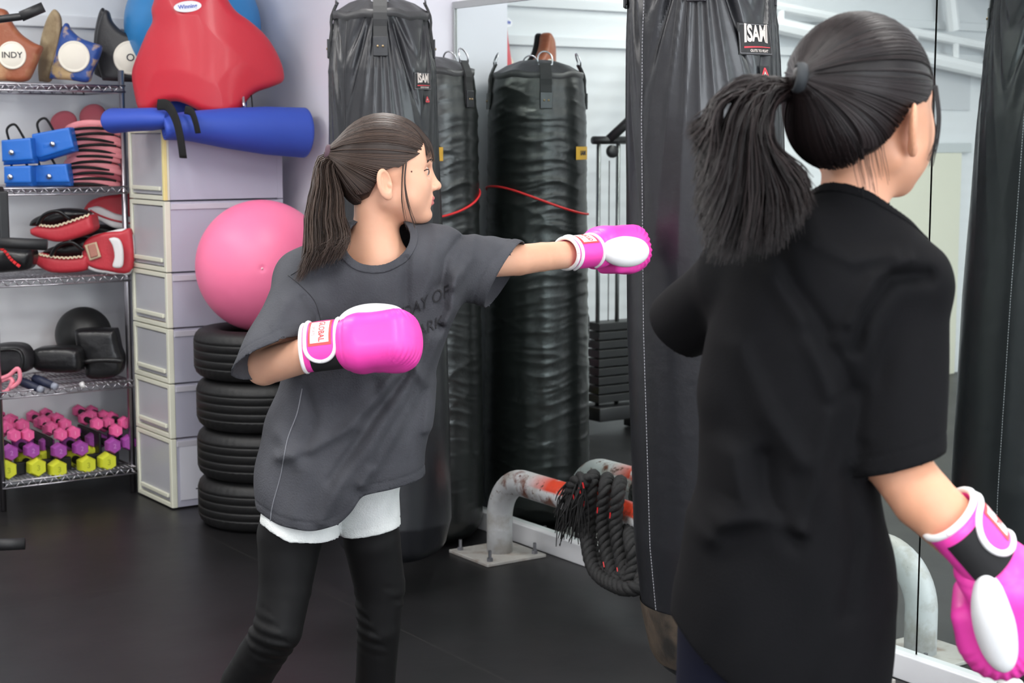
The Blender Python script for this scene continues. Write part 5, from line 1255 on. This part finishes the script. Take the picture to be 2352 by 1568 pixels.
# ponytail
def tail(nm,parent_obj,pathsfn,n,hm,rt,r=.0013,seg=14):
    P=[pathsfn() for _ in range(n)]; P=np.array([smoothpath(p,seg) for p in P])
    P=P+np.cumsum(rng.normal(0,.0009,(n,seg,3)),axis=1)
    pr=np.interp(np.linspace(0,1,seg),[0,.1,.75,1],[.9,1,.9,.25])[None]*rng.uniform(.6,1.4,(n,1))*r
    o=strands(nm,P,pr,hm,rt,4,inv(rt)); return o
def t1():
    u=rng.random(); v=rng.normal(0,1); w=rng.random()**.6
    y0=G; dy=.011*v
    e=1-.25*rng.random()
    if rng.random()<.14: u=rng.uniform(-.05,.1); e=1.05
    return [W(780+rng.uniform(-3,3),360+rng.uniform(-14,14),y0+dy*.4),W(752-18+34*u,372+14*u+rng.uniform(-6,6),y0+dy-.01),W(722+62*u,425+20*u,y0+dy*1.5-.04),W(709+78*u,500,y0+dy*1.5-.08),W(708+(84+10*w)*u,515+62*e-24*u,y0+dy*1.2-.115),W(705+84*u*(.5+.5*w)-22*(1-u)*w**2,540+(30+72*w)*e*(1-.45*u),y0+dy*.8-.135)]
tl1=tail('ponytail',hair1,t1,2600,HAIR1,p1,.00085,16)
def wisps(parent,pts_list,hm,rt,HM,r=.0006,fit=None):
    if fit is not None:
        A=np.array([smoothpath(L,12) for L in pts_list]); B_=lambda q:np.minimum(head_local(q),hair_base(q)); n_=len(A); of=rng.uniform(.0012,.0050,(n_,1)).repeat(12,1)*np.linspace(.4,1,12)[None]
        A=project(B_,A.reshape(-1,3),of.reshape(-1)).astype(float); pts_list=A.reshape(n_,12,3)
    S=np.array([smoothpath([np.array(HM@Vector(p)) for p in L],12) for L in pts_list]); strands('loose_strands',S,np.linspace(1,.4,12)[None]*r,hm,rt,4,inv(rt))
WS=[]
for k in range(14): 
    j=rng.uniform(-.004,.004); WS.append([(.040+j,-.076,.045),(.036+j,-.080,.0),(.040+j*2,-.077,-.045),(.052+j*3,-.070,-.085-.02*rng.random())])
for k in range(260):
    y=rng.uniform(-.045,.055); z=rng.uniform(.050,.075); WS.append([(.045,y*.9,.130),(.080,y,.113),(.1015-abs(y)*.25,y*1.1,.088),(.1035-abs(y)*.35,y*1.15,z-.012*rng.random())])
wisps(hair1,WS[:14],HAIR1,p1,HM1,.0007); wisps(hair1,WS[14:],HAIR1,p1,HM1,.0010,True)
# gloves of the girl in grey
glR,_=glove(p1,W(702,800,3.205),W(960,768,3.17)-W(702,800,3.205),(.10,.40,.9),(0,-.9,.4),'pink glove held at the chest')
glL,_=glove(p1,W(1300,582,3.735),W(1520,560,3.90)-W(1300,582,3.735),(.15,-1,.05),(0,.1,1),'pink glove punching the bag')

# ================= girl in black
K=2.06
S2=secs([(395,1885,2025,0,.044),(425,1876,2034,0,.047),(460,1866,2042,0,.050),(490,1846,2052,0,.058),(525,1790,2082,0,.072),(575,1700,2120,0,.092),(650,1655,2130,0,.108),(750,1628,2060,0,.118),(900,1606,1995,0,.122),(1000,1612,1990,0,.122),(1150,1598,2022,0,.128),(1250,1570,2040,0,.132),(1350,1543,2056,0,.135),(1450,1536,2049,0,.138),(1568,1556,2038,0,.138),(1700,1580,2030,0,.138)],K)
s2R=(W(2085,668,2.04),W(2066,1062,1.98)); s2L=(W(1700,640,2.12),W(1580,735,2.28))
c2R0=W(2060,1065,1.98); c2Rn=np.array([.27,-.10,-.95]);c2Rn/=np.linalg.norm(c2Rn)
c2L0=W(1560,755,2.30); c2Ln=np.array([-.45,.55,-.70]);c2Ln/=np.linalg.norm(c2Ln)
r2R=lambda P:cap(P,s2R[0],s2R[0]+(s2R[1]-s2R[0])*1.35,.051,.062); r2L=lambda P:cap(P,s2L[0],s2L[0]+(s2L[1]-s2L[0])*1.3,.056,.050)
k2R=lambda P:(P-c2R0.astype(np.float32))@c2Rn.astype(np.float32); k2L=lambda P:(P-c2L0.astype(np.float32))@c2Ln.astype(np.float32)
FB=[([(2150,640),(2060,640),(1990,720),(1965,800)],-.006,.010),([(2100,600),(2010,640),(1950,740)],.004,.009),([(1800,560),(1830,660),(1900,760)],-.005,.010),([(1780,640),(1850,760),(1900,900)],.005,.012),([(1860,760),(1930,830),(1960,900)],-.006,.012),([(1700,800),(1760,950),(1830,1050)],.005,.014),([(1680,1050),(1700,1150),(1640,1240)],.007,.016),([(1760,1050),(1770,1160),(1820,1230)],-.006,.012),([(1900,950),(1870,1100),(1830,1200)],.005,.014),([(1660,1200),(1760,1180),(1830,1210)],.005,.012),([(1950,1100),(1970,1250),(1940,1400)],-.005,.014),([(1880,560),(1960,600),(2060,590)],.004,.010),([(2000,760),(2010,900),(1990,1000)],.002,.01)]
def shirt2(P,ext=0.):
    d=loft(P,S2,2,2.2); d=smin(d,cap(P,W(2000,560,K),W(2090,650,2.04),.045,.052),.04); d=smin(d,cap(P,W(1860,560,K),W(1715,630,2.11),.045,.054),.04)
    a=np.maximum(r2R(P),k2R(P)-ext); d=smin(d,a,.018); a=np.maximum(r2L(P),k2L(P)-ext); d=smin(d,a,.025)
    d=d-sh_fold(P,FB,1.95); x,z=P[:,0],P[:,2]
    return d-.0016*np.sin(x*55+z*28+np.sin(z*19)*1.3)-.001*np.sin(x*90-z*45)+.001*np.exp(-((k2R(P)+.022)/.002)**2)*(r2R(P)<.02)
hole2_c=W(1950,466,K).astype(np.float32)
def hole2(P): q=P-hole2_c; return (-.42*q[:,0]-.45*(q[:,1])-.25*np.abs(q[:,0]+.0)*0-q[:,2])*.85
h2=np.array([W(x,y,1.95)[[0,2]] for x,y in ((1490,1440),(1538,1450),(1569,1474),(1610,1520),(1672,1568),(1800,1600),(2100,1620))])
def zh2(P): return np.interp(P[:,0],h2[:,0],h2[:,1]).astype(np.float32)
def closed2(P): return np.maximum(np.maximum(shirt2(P),zh2(P)-P[:,2]),-hole2(P))
BLT=mat('black cotton',(15,15,17),.9,bump=.08,bs=300,spec=.12)
el2=W(2044,1045,1.985); wr2=W(2215,1232,1.925)
lg2=[(W(1720,1480,2.08),.070),(W(1690,1700,2.08),.070),(lowpoint(1680,2.10,.47),.052),(lowpoint(1640,2.20,.30),.05),(lowpoint(1620,2.28,.09),.03)]
lg3=[(W(1870,1480,2.06),.070),(W(1890,1700,2.04),.070),(lowpoint(1900,2.0,.47),.052),(lowpoint(1900,2.02,.30),.05),(lowpoint(1900,2.06,.09),.03)]
def body2(P):
    d=capchain(P,[(W(1952,520,K),.043),(W(1900,640,K),.065),(W(1840,800,K),.085),(W(1810,1100,K),.085),(W(1800,1400,K),.075)],.05)
    d=smin(d,capchain(P,[(W(1960,570,K),.045),(W(2085,670,2.04),.040),(el2,.038),(W(2120,1145,1.95),.0375),(wr2,.0345)],.02),.025)
    d=smin(d,capchain(P,[(W(1880,600,K),.035),(W(1715,650,2.12),.036),(W(1585,735,2.32),.034),(W(1690,690,2.52),.028)],.02),.025)
    for L in (lg2,lg3):
        d=smin(d,capchain(P,L,.02),.03); a=L[-1][0]; q=np.maximum(cap(P,a+[0,-.02,-.05],a+[.10,.13,-.068],.03,.02),.004-P[:,2]); d=smin(d,q,.02)
    return d
neck2=lambda P: capchain(P,[(W(1972,390,K+.004),.044),(W(1958,470,K),.043),(W(1950,560,K),.055)],.02)
HAIR2=hairmat('black hair',(12,9,10),(36,27,27),.42)
ho2=W(1972,290,K)
p2,b2,hair2,HM2,fh2,R2=make_person('person','girl in a black t-shirt with a swinging black ponytail, nearest the camera, seen from behind',ho2,math.radians(42),body2,np.array([.15,1.80,0.0]),np.array([.75,2.62,1.42]),neck2,SKIN2,HAIR2,mat('black hair tie',(34,38,42),.7),float(W(1950,540,K)[2]),(.36,2.08,0))
garment('t_shirt',closed2,lambda P:shirt2(P,.012),[lambda P:np.where(r2R(P)<.02,k2R(P),9.),lambda P:np.where(r2L(P)<.02,k2L(P),9.),lambda P:zh2(P)-P[:,2],hole2],np.array([.12,1.84,.70]),np.array([.64,2.42,1.43]),.0038,BLT,p2)
def collar2(P):
    o=shirt2(P)-.0015; d=np.maximum(o,-(o+.006)); h=hole2(P); return np.maximum(np.maximum(d,-h),h-.011)
sdf_obj('collar',collar2,hole2_c-[.09,.09,.07],hole2_c+[.09,.09,.07],.0028,BLT,p2,inv(p2))
def shorts2(P):
    d=smin(cap(P,W(1712,1400,2.08),W(1705,1760,2.08),.088,.090),cap(P,W(1870,1420,2.06),W(1870,1760,2.04),.085,.085),.02)
    return np.maximum(d,W(1700,1750,2.08)[2]-P[:,2])
sdf_obj('shorts',shorts2,np.array([.12,1.90,.50]),np.array([.56,2.24,1.0]),.006,mat('navy shorts cloth',(9,12,30),.8,spec=.2),p2,inv(p2))
ends=[(1572,300),(1590,345),(1600,420),(1592,480),(1605,540),(1622,600),(1668,605),(1720,590),(1780,585),(1830,540),(1868,470)]
def t2():
    u=rng.random()**1.0; k=u*(len(ends)-1); i=min(int(k),len(ends)-2); f_=k-i; ex=ends[i][0]*(1-f_)+ends[i+1][0]*f_; ey=ends[i][1]*(1-f_)+ends[i+1][1]*f_
    s=1-.22*rng.random(); sx,sy=1828,205; dy=rng.normal(0,.012); ex=sx+(ex-sx)*s;ey=sy+(ey-sy)*s+rng.uniform(-10,10)
    a=(1720+60*u+rng.uniform(-8,8),192+30*u+rng.uniform(-18,22)); b_=(1650+120*u,235+90*u)
    if u<.25: b_=(1650+20*u,225+60*u)
    c=(ex*.55+b_[0]*.45+18*u, ey*.55+b_[1]*.45+10)
    return [W(sx+rng.uniform(-4,4),sy+rng.uniform(-20,20),K-.04+dy*.4),W(*a,K-.06+dy),W(*b_,K-.08+dy*1.6),W(*c,K-.09+dy*2),W(ex,ey,K-.10+dy*2.2)]
tail('ponytail',hair2,t2,4200,HAIR2,p2,.0008,16)
WS=[];WT=[]
for k in range(26):
    j=rng.uniform(-.005,.005); WT.append([(.052+j,-.075,.050),(.054+j,-.080,.015),(.055+j,-.078,-.015),(.050+j*1.5,-.073,-.035-.02*rng.random())])
for k in range(22):
    x=rng.uniform(-.06,-.02); y=-rng.uniform(.03,.06); z=np.interp(x,ZBX,ZBZ); WT.append([(x-.004,y-.002,z+.012),(x-.001,y-.004,z-.008),(x+.006,y-.004,z-.024),(x+.012,y-.003,z-.034-.012*rng.random())])
for k in range(380):
    y=rng.uniform(-.06,.05); z=rng.uniform(.030,.065); WS.append([(.045,y*.9,.132),(.082,y,.113),(.1045-abs(y)*.2,y*1.1,.085),(.1075-abs(y)*.28,y*1.15,z-.02*rng.random())])
for k in range(70):
    j=rng.uniform(-.004,.004); WS.append([(.070,-.055,.10),(.094+j,-.056,.070),(.100+j,-.056,.020),(.088+j*2,-.058,-.030-.015*rng.random())])
wisps(hair2,WS,HAIR2,p2,HM2,.0009,True); wisps(hair2,WT,HAIR2,p2,HM2,.00045)
X2=np.array([.66,.03,-.75]); Bv=np.array([.75,-.15,.66]); 
ang=math.radians(22); B_=Bv*math.cos(ang)+np.array([0,-1,0])*math.sin(ang); T_=np.array([0,-1,0])*math.cos(ang)-Bv*math.sin(ang)
glove(p2,W(2180,1180,1.93),X2,T_,B_,'pink glove hanging at the lower right',flip=True,bend=math.radians(24),ts=.70)
glove(p2,W(1735,672,2.55),(.3,1,.1),(0,0,1),(1,0,0),'pink glove hidden in front of her chest')
